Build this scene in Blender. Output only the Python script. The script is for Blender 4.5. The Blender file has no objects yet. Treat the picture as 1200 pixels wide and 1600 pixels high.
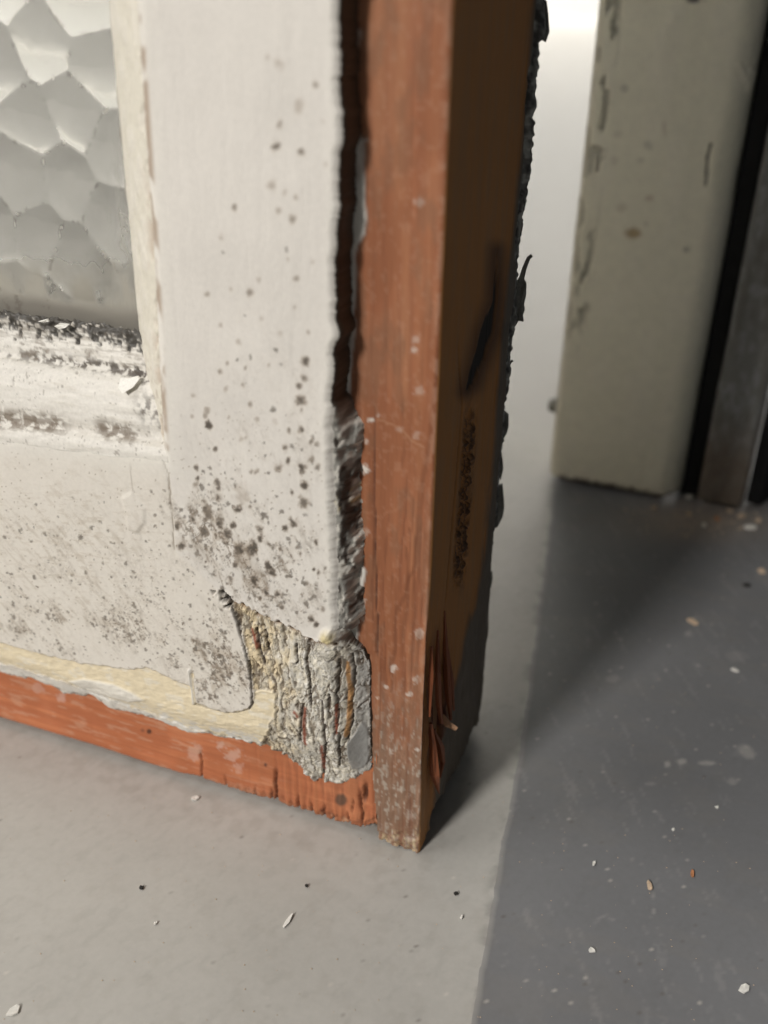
import bpy, math
import numpy as np
from mathutils import Matrix, Vector

# ------------------------------------------------------------------ units
MM = 0.001                       # everything below is written in millimetres
sc = bpy.context.scene
COL = sc.collection

# ------------------------------------------------------------------ camera
AX_Z = np.array([35., 2700., 1500.]); AX_Z /= np.linalg.norm(AX_Z)
AX_X = np.array([4500., -880., 1500.]); AX_X -= AX_X.dot(AX_Z) * AX_Z; AX_X /= np.linalg.norm(AX_X)
AX_Y = np.cross(AX_Z, AX_X)
RW = np.stack([AX_X, AX_Y, AX_Z])          # camera -> world
CAM = np.array([38.5, -122.8, 146.0])
FPX = 1500.0

cam_d = bpy.data.cameras.new("camera")
cam = bpy.data.objects.new("camera", cam_d); COL.objects.link(cam)
m = Matrix([list(RW[0]) + [CAM[0]*MM], list(RW[1]) + [CAM[1]*MM], list(RW[2]) + [CAM[2]*MM], [0, 0, 0, 1]])
cam.matrix_world = m
cam_d.sensor_fit = 'VERTICAL'; cam_d.sensor_height = 36; cam_d.sensor_width = 27
cam_d.lens = 36 * FPX / 1600
cam_d.clip_start = 0.005; cam_d.clip_end = 60
cam_d.dof.use_dof = True
cam_d.dof.focus_distance = 0.166
cam_d.dof.aperture_fstop = 33.75 / 2.5
sc.camera = cam

# ------------------------------------------------------------------ light
world = bpy.data.worlds.new("World"); sc.world = world; world.use_nodes = True
bg = world.node_tree.nodes["Background"]
bg.inputs[0].default_value = (0.86, 0.93, 1.0, 1); bg.inputs[1].default_value = 0.048

def area(name, loc, target, size, power, color=(1, 1, 1), size_y=None):
    d = bpy.data.lights.new(name, 'AREA'); d.energy = power; d.color = color
    d.shape = 'RECTANGLE'; d.size = size; d.size_y = size_y or size
    o = bpy.data.objects.new(name, d); COL.objects.link(o)
    o.location = Vector(loc) * MM
    o.rotation_euler = (Vector(target) - Vector(loc)).to_track_quat('-Z', 'Y').to_euler()
    return o
area("doorway_light", (-395, -1120, 850), (-10, 0, 40), 0.20, 16.3, (1.0, 0.965, 0.925))
area("left_fill_light", (-1150, -550, 1500), (0, 60, 0), 0.9, 11, (1.0, 0.97, 0.94))  # added soft fill from upper left, kept off the sash's right side
area("floor_fill_light", (-250, 2300, 1700), (-250, 2300, 0), 1.2, 15, (1.0, 0.93, 0.80))  # added lamp above the mid floor, brightens it behind the sash
area("wall_fill_light", (-3500, 4650, 2300), (-3500, 5200, 900), 9.0, 370, (1.0, 0.97, 0.93), 0.5)  # added wide lamp that turns the far wall white

sc.view_settings.view_transform = 'Standard'; sc.view_settings.look = 'None'
sc.view_settings.exposure = 0.0; sc.view_settings.gamma = 1
sc.view_settings.use_curve_mapping = False

# ------------------------------------------------------------------ maths helpers
def ray(u, v):
    return RW @ np.array([u - 600., -(v - 800.), -FPX])
def on_y(u, v, y=0.):            # photo direction -> point on an upright plane
    d = ray(u, v); return CAM + d * ((y - CAM[1]) / d[1])
def on_x(u, v, x=0.):
    d = ray(u, v); return CAM + d * ((x - CAM[0]) / d[0])
def on_z(u, v, z=0.):
    d = ray(u, v); return CAM + d * ((z - CAM[2]) / d[2])
def look(X, Y, Z):               # where a point of the place was measured in the photograph
    P = np.stack([X - CAM[0], Y - CAM[1], Z - CAM[2]], -1) @ RW
    w = np.maximum(-P[..., 2], 1e-3)
    return 600 + P[..., 0] / w * FPX, 800 - P[..., 1] / w * FPX

def _h(ix, iy, s):
    n = (ix.astype(np.int64) * 374761393 + iy.astype(np.int64) * 668265263 + s * 1442695041) & 0x7fffffff
    n = ((n ^ (n >> 13)) * 1274126177) & 0x7fffffff
    n = (n ^ (n >> 16)) & 0xffffff
    return n / float(0xffffff)
def vn(x, y, s=0):
    x = np.asarray(x, float); y = np.asarray(y, float)
    ix = np.floor(x); iy = np.floor(y); fx = x - ix; fy = y - iy
    fx = fx*fx*fx*(fx*(fx*6-15)+10); fy = fy*fy*fy*(fy*(fy*6-15)+10)
    a = _h(ix, iy, s); b = _h(ix+1, iy, s); c = _h(ix, iy+1, s); d = _h(ix+1, iy+1, s)
    return (a*(1-fx)+b*fx)*(1-fy) + (c*(1-fx)+d*fx)*fy
def fbm(x, y, o=4, s=0, g=0.5):
    t = 0; a = 1; n = 0
    for k in range(o):
        t = t + a * vn(x*2**k + 17.3*k, y*2**k - 9.1*k, s + k*31); n += a; a *= g
    return t / n
def worley(x, y, s=0, jit=0.9):
    ix = np.floor(x); iy = np.floor(y)
    f1 = np.full(np.shape(x), 9.); f2 = f1.copy(); idv = np.zeros(np.shape(x))
    for i in (-1, 0, 1):
        for j in (-1, 0, 1):
            cx = ix+i; cy = iy+j
            px = cx + .5 + (_h(cx, cy, s)-.5)*jit; py = cy + .5 + (_h(cx, cy, s+77)-.5)*jit
            d = np.hypot(x-px, y-py); r = _h(cx, cy, s+133)
            new = d < f1
            f2 = np.where(new, f1, np.minimum(f2, d)); idv = np.where(new, r, idv); f1 = np.where(new, d, f1)
    return f1, f2, idv
def ss(a, b, x):
    t = np.clip((x-a)/(b-a), 0, 1); return t*t*(3-2*t)
def mixc(c, col, w):
    w = np.clip(w, 0, 1)[..., None]; return c*(1-w) + np.array(col)*w
def lin(r, g, b):
    return np.array([((v/255+.055)/1.055)**2.4 if v > 10 else v/255/12.92 for v in (r, g, b)])
def seg_dist(U, V, pts):
    d = np.full(np.shape(U), 1e9)
    for (x0, y0), (x1, y1) in zip(pts[:-1], pts[1:]):
        dx, dy = x1-x0, y1-y0; L = dx*dx+dy*dy + 1e-9
        t = np.clip(((U-x0)*dx+(V-y0)*dy)/L, 0, 1)
        d = np.minimum(d, np.hypot(U-x0-t*dx, V-y0-t*dy))
    return d
def ip(x, pts):
    p = np.array(pts, float); return np.interp(x, p[:, 0], p[:, 1])
def in_poly(U, V, pts):
    c = np.zeros(np.shape(U), bool); n = len(pts)
    for i in range(n):
        x0, y0 = pts[i]; x1, y1 = pts[(i+1) % n]
        if y0 == y1: continue
        c ^= ((y0 > V) != (y1 > V)) & (U < (x1-x0)*(V-y0)/(y1-y0)+x0)
    return c
def poly_soft(U, V, pts, w):     # 0 outside .. 1 inside, w = soft width
    d = seg_dist(U, V, list(pts) + [pts[0]]); s = np.where(in_poly(U, V, pts), d, -d)
    return ss(-w, w, s), s

# ------------------------------------------------------------------ mesh helpers
def mesh_np(name, verts, quads, mat, parent=None, col=None, smooth=True, tris=None):
    me = bpy.data.meshes.new(name)
    verts = np.asarray(verts, np.float32) * MM
    quads = np.asarray(quads, np.int32).reshape(-1, 4)
    nt = 0 if tris is None else len(tris)
    me.vertices.add(len(verts)); me.vertices.foreach_set("co", verts.ravel())
    idx = quads.ravel(); st = np.arange(len(quads))*4; tot = np.full(len(quads), 4)
    if nt:
        tris = np.asarray(tris, np.int32)
        st = np.concatenate([st, len(idx)+np.arange(nt)*3]); tot = np.concatenate([tot, np.full(nt, 3)])
        idx = np.concatenate([idx, tris.ravel()])
    me.loops.add(len(idx)); me.loops.foreach_set("vertex_index", idx.astype(np.int32))
    me.polygons.add(len(st)); me.polygons.foreach_set("loop_start", st.astype(np.int32))
    me.polygons.foreach_set("loop_total", tot.astype(np.int32))
    me.polygons.foreach_set("use_smooth", np.full(len(st), smooth))
    me.update(calc_edges=True); me.validate()
    if col is not None:
        a = me.color_attributes.new("Col", 'FLOAT_COLOR', 'POINT')
        c = np.ones((len(verts), 4), np.float32); c[:, :3] = np.clip(np.asarray(col).reshape(-1, 3), 0.002, 0.95)
        a.data.foreach_set("color", c.ravel())
    if mat: me.materials.append(mat)
    o = bpy.data.objects.new(name, me); COL.objects.link(o)
    if parent: o.parent = parent
    return o
def grid_np(name, P, mat, parent=None, col=None, keep=None, flip=False, smooth=True, sel=None):
    n, k = P.shape[:2]
    i = np.arange(n*k).reshape(n, k)
    q = np.stack([i[:-1, :-1], i[1:, :-1], i[1:, 1:], i[:-1, 1:]], -1).reshape(-1, 4)
    if flip: q = q[:, ::-1]
    V = P.reshape(-1, 3); C = None if col is None else col.reshape(-1, 3)
    if keep is None and sel is not None: keep = np.ones((n, k), bool)
    if keep is not None:
        kq = keep.ravel()[q].all(1)
        if sel is not None: kq &= sel[:-1, :-1].ravel()
        q = q[kq]
        used = np.zeros(n*k, bool); used[q.ravel()] = True
        remap = np.cumsum(used)-1; q = remap[q]; V = V[used]
        if C is not None: C = C[used]
    return mesh_np(name, V, q, mat, parent, C, smooth)
def box(name, lo, hi, mat, parent=None, bev=0.0):
    x0, y0, z0 = lo; x1, y1, z1 = hi
    v = [(x, y, z) for x in (x0, x1) for y in (y0, y1) for z in (z0, z1)]
    q = [(0, 1, 3, 2), (4, 6, 7, 5), (0, 4, 5, 1), (2, 3, 7, 6), (0, 2, 6, 4), (1, 5, 7, 3)]
    o = mesh_np(name, v, q, mat, parent, smooth=False)
    if bev:
        b = o.modifiers.new("bevel", 'BEVEL'); b.width = bev*MM; b.segments = 3
    return o
def tag(o, label=None, cat=None, group=None, kind=None):
    if label: o['label'] = label
    if cat: o['category'] = cat
    if group: o['group'] = group
    if kind: o['kind'] = kind
    return o
def empty(name, loc=(0, 0, 0)):
    o = bpy.data.objects.new(name, None); COL.objects.link(o); o.location = Vector(loc)*MM
    o.empty_display_size = 0.01
    return o

# ------------------------------------------------------------------ materials
def mat_attr(name, rough=0.5, spec=0.5, bump=0.0, scale=3000., stretch=(1, 1, 1), var=0.0, base=None, coat=0.0, bdist=0.0001, rvar=0.0):
    mt = bpy.data.materials.new(name); mt.use_nodes = True
    nt = mt.node_tree; N = nt.nodes; L = nt.links; p = N["Principled BSDF"]
    p.inputs["Roughness"].default_value = rough; p.inputs["Specular IOR Level"].default_value = spec
    if coat: p.inputs["Coat Weight"].default_value = coat; p.inputs["Coat Roughness"].default_value = 0.2
    tc = N.new("ShaderNodeTexCoord"); mp = N.new("ShaderNodeMapping"); mp.inputs["Scale"].default_value = stretch
    L.new(tc.outputs["Object"], mp.inputs["Vector"])
    nz = N.new("ShaderNodeTexNoise"); nz.inputs["Scale"].default_value = scale; nz.inputs["Detail"].default_value = 5
    nz.inputs["Roughness"].default_value = 0.62
    L.new(mp.outputs[0], nz.inputs["Vector"])
    if base is None:
        at = N.new("ShaderNodeAttribute"); at.attribute_name = "Col"; src = at.outputs["Color"]
    else:
        rg = N.new("ShaderNodeRGB"); rg.outputs[0].default_value = (*base, 1); src = rg.outputs[0]
    if var:
        mr = N.new("ShaderNodeMapRange"); mr.inputs["From Min"].default_value = 0.3; mr.inputs["From Max"].default_value = 0.7
        mr.inputs["To Min"].default_value = 1-var; mr.inputs["To Max"].default_value = 1+var
        L.new(nz.outputs["Fac"], mr.inputs["Value"])
        vm = N.new("ShaderNodeVectorMath"); vm.operation = 'SCALE'
        L.new(src, vm.inputs[0]); L.new(mr.outputs[0], vm.inputs["Scale"]); src = vm.outputs[0]
    L.new(src, p.inputs["Base Color"])
    if rvar:
        n2 = N.new("ShaderNodeTexNoise"); n2.inputs["Scale"].default_value = scale*0.08; n2.inputs["Detail"].default_value = 6
        L.new(mp.outputs[0], n2.inputs["Vector"])
        m2 = N.new("ShaderNodeMapRange"); m2.inputs["From Min"].default_value = 0.3; m2.inputs["From Max"].default_value = 0.7
        m2.inputs["To Min"].default_value = rough-rvar; m2.inputs["To Max"].default_value = rough+rvar
        L.new(n2.outputs["Fac"], m2.inputs["Value"]); L.new(m2.outputs[0], p.inputs["Roughness"])
    if bump:
        b = N.new("ShaderNodeBump"); b.inputs["Strength"].default_value = bump; b.inputs["Distance"].default_value = bdist
        L.new(nz.outputs["Fac"], b.inputs["Height"]); L.new(b.outputs[0], p.inputs["Normal"])
    return mt
M_paint = mat_attr("aged_cream_paint", 0.50, 0.4, bump=0.5, scale=1500, var=0.035, rvar=0.1)
M_bead = mat_attr("grimy_white_paint", 0.5, 0.4, bump=0.8, scale=1600, var=0.07)
M_wood = mat_attr("bare_softwood", 0.62, 0.3, bump=0.5, scale=420, stretch=(4, 4, 0.35), var=0.06)
M_woodh = mat_attr("bare_softwood_across", 0.62, 0.3, bump=0.5, scale=420, stretch=(0.35, 4, 4), var=0.06)
M_floor = mat_attr("floor_enamel", 0.5, 0.35, bump=0.22, scale=700, var=0.035, rvar=0.025)
M_far = mat_attr("cream_gloss_old", 0.42, 0.5, bump=0.35, scale=300, var=0.05)
M_body = mat_attr("sash_inner_timber", 0.7, 0.2, bump=0.4, scale=400, var=0.1, base=(0.30, 0.16, 0.08))
M_black = mat_attr("plain_black", 0.8, 0.2, bump=0.3, scale=400, var=0.2, base=(0.012, 0.012, 0.012))
M_dull = mat_attr("weathered_grey", 0.9, 0.1, bump=0.4, scale=300, var=0.08)
M_wall = mat_attr("white_wall_paint", 0.8, 0.2, bump=0.2, scale=20, var=0.02, base=(0.85, 0.85, 0.83))
M_chip = mat_attr("chip_white", 0.5, 0.4, bump=0.3, scale=2500, var=0.1, base=(0.80, 0.78, 0.72))
M_tan = mat_attr("chip_tan", 0.6, 0.3, bump=0.3, scale=2500, var=0.15, base=(0.62, 0.47, 0.33))
M_orange = mat_attr("chip_rust", 0.6, 0.3, bump=0.3, scale=2500, var=0.15, base=(0.50, 0.22, 0.10))
M_dark = mat_attr("chip_dark", 0.7, 0.3, bump=0.3, scale=2500, var=0.15, base=(0.03, 0.028, 0.025))

M_glass = bpy.data.materials.new("obscure_glass"); M_glass.use_nodes = True
nt = M_glass.node_tree; N = nt.nodes; L = nt.links; p = N["Principled BSDF"]
p.inputs["Transmission Weight"].default_value = 0.93; p.inputs["IOR"].default_value = 1.5
at = N.new("ShaderNodeAttribute"); at.attribute_name = "Col"
L.new(at.outputs["Color"], p.inputs["Base Color"])
# the alpha-like dirt amount sits in a second attribute
ad = N.new("ShaderNodeAttribute"); ad.attribute_name = "Dirt"
mr = N.new("ShaderNodeMapRange"); mr.inputs["To Min"].default_value = 0.95; mr.inputs["To Max"].default_value = 0.0
L.new(ad.outputs["Fac"], mr.inputs["Value"]); L.new(mr.outputs[0], p.inputs["Transmission Weight"])
mr2 = N.new("ShaderNodeMapRange"); mr2.inputs["To Min"].default_value = 0.06; mr2.inputs["To Max"].default_value = 0.7
L.new(ad.outputs["Fac"], mr2.inputs["Value"]); L.new(mr2.outputs[0], p.inputs["Roughness"])

# ------------------------------------------------------------------ colours (albedo)
C_paint = np.array([0.70, 0.665, 0.61])
M_cream = mat_attr("plain_cream_paint", .5, .4, bump=.4, scale=600, var=.04, base=tuple(C_paint))
M_grime = mat_attr("grimy_inner_ledge", .7, .2, bump=.5, scale=500, var=.2, base=(.26, .245, .21))
C_cream = np.array([0.75, 0.65, 0.46])
C_white = np.array([0.76, 0.73, 0.66])
C_wood = np.array([0.335, 0.128, 0.060])
C_woodd = np.array([0.22, 0.08, 0.038])
C_mould = np.array([0.085, 0.065, 0.045])
C_grey = np.array([0.33, 0.32, 0.30])

# ================================================================== WINDOW SASH
FY = -5.5                        # plane of the raised painted face; the bare rebate is y = 0
sash = empty("window_sash")
tag(sash, "cream painted timber window sash with mould spots, bare orange wood edges and obscure glass", "window sash")

SPOTS = [(326,665,6,1),(337,702,4,.8),(391,631,4,.6),(467,604,5,.8),(470,627,8,.8),(472,671,6,1),(452,672,4,.8),(486,689,4,.7),(495,694,4,.6),
(446,699,5,.8),(451,720,4,.9),(435,731,7,.7),(472,731,7,1),(496,730,5,.8),(487,717,4,.6),(475,759,6,1),(456,770,3.5,.9),(474,785,9,.8),(457,816,8,.9),
(446,825,5,.9),(494,847,6,1),(340,755,6,.8),(341,763,4,.8),(340,779,4,1),(307,731,5,.8),(309,747,4,.9),(306,757,4,.6),(400,737,5,.6),(393,737,4,.6),(378,772,15,.35),
(372,795,6,1),(391,792,4,.8),(325,802,9,.9),(342,817,8,1),(302,811,4,1),(277,822,6,1),(319,832,8,.8),(354,836,7,1),(365,821,5,1),(405,827,6,.9),
(407,840,5,1),(282,852,6,1),(372,862,8,1),(394,857,9,1),(367,884,5,.9),(419,884,6,1),(426,896,6,1),(399,904,8,1),(415,925,7,1),(434,929,5,1),
(407,934,4,1),(441,950,4,.8),(487,968,5,1),(494,976,5,1),(505,952,4,.6),(490,890,3,1),(497,895,3.5,1),(469,866,3,.8),(438,857,3,.7),(322,877,3,1),
(361,906,5,.8),(508,888,3,.9),(435,100,9,.35),(418,90,4,.3),(492,133,6,.6),(467,165,10,.35),(437,193,6,.6),(505,190,4,.3),(430,229,8,.85),(469,236,6,.7),
(425,287,9,.4),(509,257,5,.35),(462,308,5,.5),(458,341,6,.6),(436,330,5,.4),(367,323,5,.6),(447,300,5,.4),(345,372,6,.4),(390,457,6,.6),(450,405,4,.5),
(463,435,5,.5),(478,565,7,.9),(475,590,6,.7),(343,580,5,.7),(383,575,4,.6),(379,601,4,.6),(353,608,5,.4),(320,650,4,.5),(323,642,5,.5),(302,618,4,.4),
(360,452,4,.4),(323,460,5,.5),(405,437,5,.35),(488,410,4,.3),(355,568,3,.5),(430,660,8,.25),(300,650,3,.4),(437,520,5,.3),(408,498,4,.3),(460,480,4,.4),
(345,508,4,.35),(372,535,5,.35),(482,520,4,.5),(420,570,4,.4),(402,655,4,.4),(357,652,3,.5),(472,640,4,.6),(377,686,5,.35),(384,684,4,.4)]

def paint_front(X, Z, U, V):
    """colour and relief of the painted face (relief in mm, positive towards the room)"""
    S = X.shape
    c = np.ones(S + (3,)) * C_paint
    h = (fbm(X*.09, Z*.06, 3, 5)-.5)*.25 + (fbm(X*.8, Z*.12, 3, 9)-.5)*.08 + (fbm(X*1.8, Z*1.8, 3, 8)-.5)*.035
    cloud = fbm(X*.10+3, Z*.10, 4, 21)
    c *= (0.95 + .10*cloud)[..., None]
    # rail is warmer and dirtier than the stile
    joint = ip(V, [(0, 200), (690, 247), (740, 262), (790, 268), (860, 273), (930, 350), (1000, 378), (1105, 393), (1300, 400)])
    rail = ss(6, -6, U - joint) * ss(690, 720, V)
    c = mixc(c, C_paint*np.array([1.02, 1.01, .985]), rail)
    h = h - .10*ss(2.5, 0, np.abs(seg_dist(U, V, [(247,690),(262,740),(268,790),(272,860)])))
    wob = (fbm(U*.05, V*.05, 2, 3)-.5)*6
    crack = ss(1.7, .5, seg_dist(U+wob, V, [(244,668),(250,705),(262,740),(268,790),(272,858)]))
    crack = np.maximum(crack, .5*ss(1.5, .4, seg_dist(U+wob, V, [(203,722),(206,745),(209,770)])))
    crack = np.maximum(crack, .7*ss(1.4, .4, seg_dist(U, V, [(341,893),(347,910),(352,930)])))
    c = mixc(c, (.20, .155, .11), crack*.75)
    # stippled mould
    fine = vn(X*3.2, Z*3.2, 41); fine2 = vn(X*1.6, Z*1.2, 43); scr = fbm(X*2.4+Z*1.1, Z*.9-X*.5, 3, 47)
    ang = fbm(X*1.1, Z*1.1, 3, 61)
    dark = np.zeros(S)
    for (u, v, r, k) in SPOTS:
        w = np.abs(U-u) < 3*r
        if not w.any(): continue
        du = U-u; dv = (V-v)*.8
        d = np.hypot(du, dv) / (r*1.12)
        d = d + (ang-.5)*1.2 + (fine-.5)*.4
        dark = np.maximum(dark, k*ss(1.3, .1, d))
    def blob(u, v, a, b, rot=0.):
        cr, sr = math.cos(rot), math.sin(rot)
        x = ((U-u)*cr+(V-v)*sr)/a; y = (-(U-u)*sr+(V-v)*cr)/b
        return np.exp(-(x*x+y*y))
    dens = 1.0*blob(330, 825, 55, 38, .5) + .6*blob(395, 880, 55, 45, .6) + 1.0*blob(345, 1065, 45, 38, .4) + .7*blob(300, 1000, 70, 45, .6) \
        + .45*blob(210, 985, 120, 32, .25) + .5*blob(85, 985, 45, 26, .6) + .45*blob(30, 990, 50, 20, .3) + .22*blob(420, 800, 90, 220) + .2*blob(100, 880, 150, 80) \
        + .25*blob(470, 900, 60, 60)
    dens = dens*(.25+1.3*ss(.38, .62, fbm(X*.22, Z*.22, 3, 48)))
    sp = ss(.62, .80, fine)*ss(.40, .62, fine2)
    f1, f2, idv = worley(X*1.15, Z*1.15, 71)
    f1b, _, idb = worley(X*.55, Z*.55, 75)
    dots = ss(.36, .05, f1 + (ang-.5)*1.3 + (fine-.5)*.4) * (idv < np.clip(dens*.6, 0, .6))
    dots2 = ss(.24, .04, f1b + (ang-.5)*.8) * (idb < np.clip(dens*.45, 0, .5))
    scratch = ss(.58, .74, scr) * dens
    c = mixc(c, (.42, .35, .27), np.clip(dens*.45*ss(.35, .7, fbm(X*.7, Z*.7, 4, 81)), 0, .6))
    c = mixc(c, (.22, .17, .125), np.clip(scratch*.8, 0, .75))
    c = mixc(c, (.10, .08, .06), np.clip(dots*.7 + dots2*.7, 0, .8))
    c = mixc(c, (.14, .11, .08), np.clip(sp*dens*.8, 0, .7))
    c = mixc(c, (.40, .33, .26), ss(.0, .5, dark)*.6)
    c = mixc(c, (.065, .052, .04), ss(.2, 1.0, dark)*.92)
    # tiny flecks everywhere on the rail, faint rub marks
    f3, _, id3 = worley(X*.75, Z*.75, 91)
    c = mixc(c, (.25, .19, .13), ss(.16, .06, f3)*(id3 < .30)*ss(560, 760, V)*.7)
    rub = ss(.60, .72, fbm(X*.35+Z*.9, Z*2.4-X*.6, 3, 95))*blob(110, 840, 160, 110)
    c = mixc(c, (.45, .38, .29), rub*.35)
    sme = fbm((X*.9+Z*.45)*1.1, (Z*.9-X*.45)*.22, 4, 96)
    c = mixc(c, (.27, .225, .175), ss(.54, .72, sme)*np.clip(dens, 0, 1)*.55)
    sme2 = fbm((X*.7-Z*.7)*.35, (Z*.7+X*.7)*1.6, 4, 98)
    c = mixc(c, (.45, .39, .31), ss(.58, .74, sme2)*np.clip(blob(90, 850, 170, 120)+blob(60, 960, 120, 60), 0, 1)*.4)
    # blister in the paint
    bl, sb = poly_soft(U, V, [(190,778),(205,770),(226,795),(227,815),(214,832),(200,826),(196,800)], 3)
    h = h + .25*bl
    # brownish run along the very edge of the raised face, brighter worn arris
    return c, h

# --- outline of the painted face
RIGHT = [(-600, 545), (0, 535), (60, 532), (120, 533), (200, 534), (260, 532), (300, 531), (360, 529), (400, 526), (450, 525), (520, 527), (560, 524), (600, 521),
         (650, 519), (700, 518), (760, 519), (820, 521), (880, 526), (940, 526), (985, 524), (1003, 524), (1015, 566), (1040, 576), (1100, 577), (1200, 579), (1240, 580), (1500, 585)]
BOTTOM = [(-4000, -150), (-1500, 600), (-300, 962), (0, 1050), (50, 1063), (77, 1072), (97, 1083), (117, 1087), (147, 1090), (173, 1108), (200, 1113), (233, 1121), (277, 1137), (293, 1143),
          (337, 1152), (380, 1160), (417, 1170), (440, 1183), (463, 1203), (490, 1220), (527, 1230), (550, 1222), (578, 1203), (900, 1200)]
STRIP = [(352,930),(372,940),(400,957),(430,970),(462,985),(490,1000),(510,1003),(530,1002),(590,1015),(590,1240),(527,1236),(480,1212),(440,1190),(405,1170),(430,1120),(428,1080),(396,1078),(389,1040),(380,995),(366,962)]
CREAM = [(-200,960),(0,1005),(60,1022),(130,1038),(200,1047),(225,1043),(255,1055),(285,1068),(298,1072),(300,1042),(305,1098),(330,1108),(352,1114),(372,1112),(392,1108),(398,1080),(430,1074),(440,1120),(470,1180),(430,1176),(380,1158),(300,1140),(230,1112),(180,1098),(100,1066),(0,1036),(-200,985)]

def xface(Z):  return np.interp(Z, [78, 90, 112, 143, 400], [-44.2, -43.6, -42.2, -40.9, -40.9])
xs = np.concatenate([np.arange(-360, -100, 5.), np.arange(-100, -40, .24), np.arange(-40, -5, .15)])
zs = np.concatenate([np.arange(5, 50, .16), np.arange(50, 152, .24), np.arange(152, 420, 5.)])
X, Z = np.meshgrid(xs, zs, indexing='ij')
# the columns of the sheet follow the arris of the raised face so that its edge stays clean
rp = np.array([on_y(u, v, FY) for v, u in RIGHT if 0 <= v < 1004]); rp = rp[np.argsort(rp[:, 2])]
xe = np.interp(zs, rp[:, 2], rp[:, 0]) + (fbm(zs*0, zs*.35, 5, 74, .7)-.5)*1.5
X = X + (xe - np.interp(86., zs, xe))[None, :]*ss(-40, -18, xs)[:, None]
ZTOP = np.interp(X, [-360, -77, -44], [75.0, 75.8, 78.3])
def taper(U, V):
    b = ip(U, BOTTOM) - V
    t1 = ss(505, 580, U)*4.6*ss(990, 1012, V)
    t2 = (ss(75, 0, b)*4.6)*ss(400, 500, U) + ss(26, 0, b)*1.6*ss(500, 400, U)
    return np.clip(np.maximum(t1, t2), 0, 4.8)
TP = np.zeros_like(X)
for _ in range(7):
    U, V = look(X, FY + TP, Z); TP = .5*TP + .5*taper(U, V)
U, V = look(X, FY + TP, Z)
c, h = paint_front(X, Z, U, V)

# stripped alligatored corner
st_m, st_s = poly_soft(U, V, STRIP, 1.6)
st_s2 = st_s + (fbm(X*.9, Z*.9, 3, 7)-.5)*10
st_m = ss(-1.2, 1.2, st_s2)
wx = X + (fbm(X*.6, Z*.3, 4, 11)-.5)*3.0; rough_ = fbm(X*1.4, Z*1.4, 3, 15)
f1, f2, cid = worley(wx*.60, Z*.13+(fbm(X*.3, Z*.3, 2, 12)-.5)*.8, 13, 1.0)
g1, g2, gid = worley(wx*1.5, Z*.42+(rough_-.5)*1.5, 17, 1.0)
cr_big = ss(.11, .01, f2-f1)*ss(.40, .55, fbm(X*.4, Z*.25, 3, 14))                     # long vertical fissures
cr_sm = ss(.14, .02, g2-g1)*ss(.42, .56, fbm(X*.5, Z*.4, 3, 16))
rough = fbm(X*1.1, Z*.8, 4, 19)
fis = np.zeros_like(X)
for pl in ([(480,1012),(477,1040),(482,1070),(483,1105)], [(527,1035),(529,1065),(524,1090),(527,1120),(521,1150)], [(470,1105),(468,1130),(466,1160)],
           [(500,1100),(502,1130),(506,1165),(503,1218)], [(548,1025),(553,1060),(548,1100),(549,1130),(541,1160)], [(460,1010),(462,1040)],
           [(543,1160),(545,1195)], [(527,1150),(528,1200)], [(412,990),(417,1020)], [(513,1090),(512,1125)], [(398,985),(404,1020),(410,1040)]):
    fis = np.maximum(fis, ss(3.0, 1.1, seg_dist(U + (rough-.5)*9, V, pl)))
shelf = .75 + .55*ss(.45, .60, rough)            # bare level below the paint
hs = -shelf*.55 + .14*(cid-.5) + .05*(gid-.5) - .20*cr_big - .06*cr_sm + (fbm(X*2.4, Z*.4, 3, 23)-.5)*.11 + (fbm(X*.5, Z*.2, 3, 24)-.5)*.30
hs = hs - .5*fis
sl = ss(515, 578, U + (rough-.5)*10)
grime = fbm(X*.55, Z*.3, 4, 29)
cs = np.ones(X.shape+(3,))*np.array([.66, .615, .51])
cs = mixc(cs, (.72, .69, .62), ss(.5, .68, vn(X*2.2, Z*1.6, 31)))
cs = mixc(cs, (.70, .57, .36), ss(480, 405, U + (grime-.5)*90)*.85)
cs = mixc(cs, (.48, .455, .40), ss(.46, .66, fbm(X*1.1, Z*.5, 3, 37))*.65)
cs = mixc(cs, (.38, .37, .35), ss(545, 560, U)*.75)
cs = mixc(cs, (.17, .155, .13), cr_sm*.7)
cs = cs*(.88+.24*_h(np.floor(cid*977), np.floor(gid*977), 5))[..., None]
cs = mixc(cs, (.08, .05, .03), cr_big*.9)
cs = mixc(cs, (.045, .03, .022), fis*.95)
chk = ss(.60, .66, fbm(wx*2.8, Z*.18, 3, 26))*st_m; cs = mixc(cs, (.12, .085, .055), chk*.75); hs = hs - chk*.22
bare = ss(5.0, 2.4, seg_dist(U+(rough-.5)*5, V, [(541,1040),(545,1080),(543,1130),(538,1152)]))
cs = mixc(cs, (.52, .28, .11), bare*.95); hs = hs + 0*bare
for pl, w in (([(474,1110),(472,1140),(474,1165)], 3), ([(500,1170),(504,1205)], 3), ([(523,1105),(522,1150)], 2.2), ([(392,985),(400,1015)], 3), ([(458,1115),(463,1122)], 3)):
    cs = mixc(cs, (.26, .075, .04), ss(w*1.3, .5, seg_dist(U+(rough-.5)*6, V, pl))*.95)
# the grey smooth flap at the bottom right of the stripped patch
flap, fs = poly_soft(U, V, [(540,1165),(552,1150),(565,1130),(574,1140),(575,1190),(566,1202),(548,1204),(541,1185)], 1.5)
cs = mixc(cs, (.30, .295, .28), flap*.9); hs = hs*(1-flap) + (-.25 + (rough-.5)*.25)*flap
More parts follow.
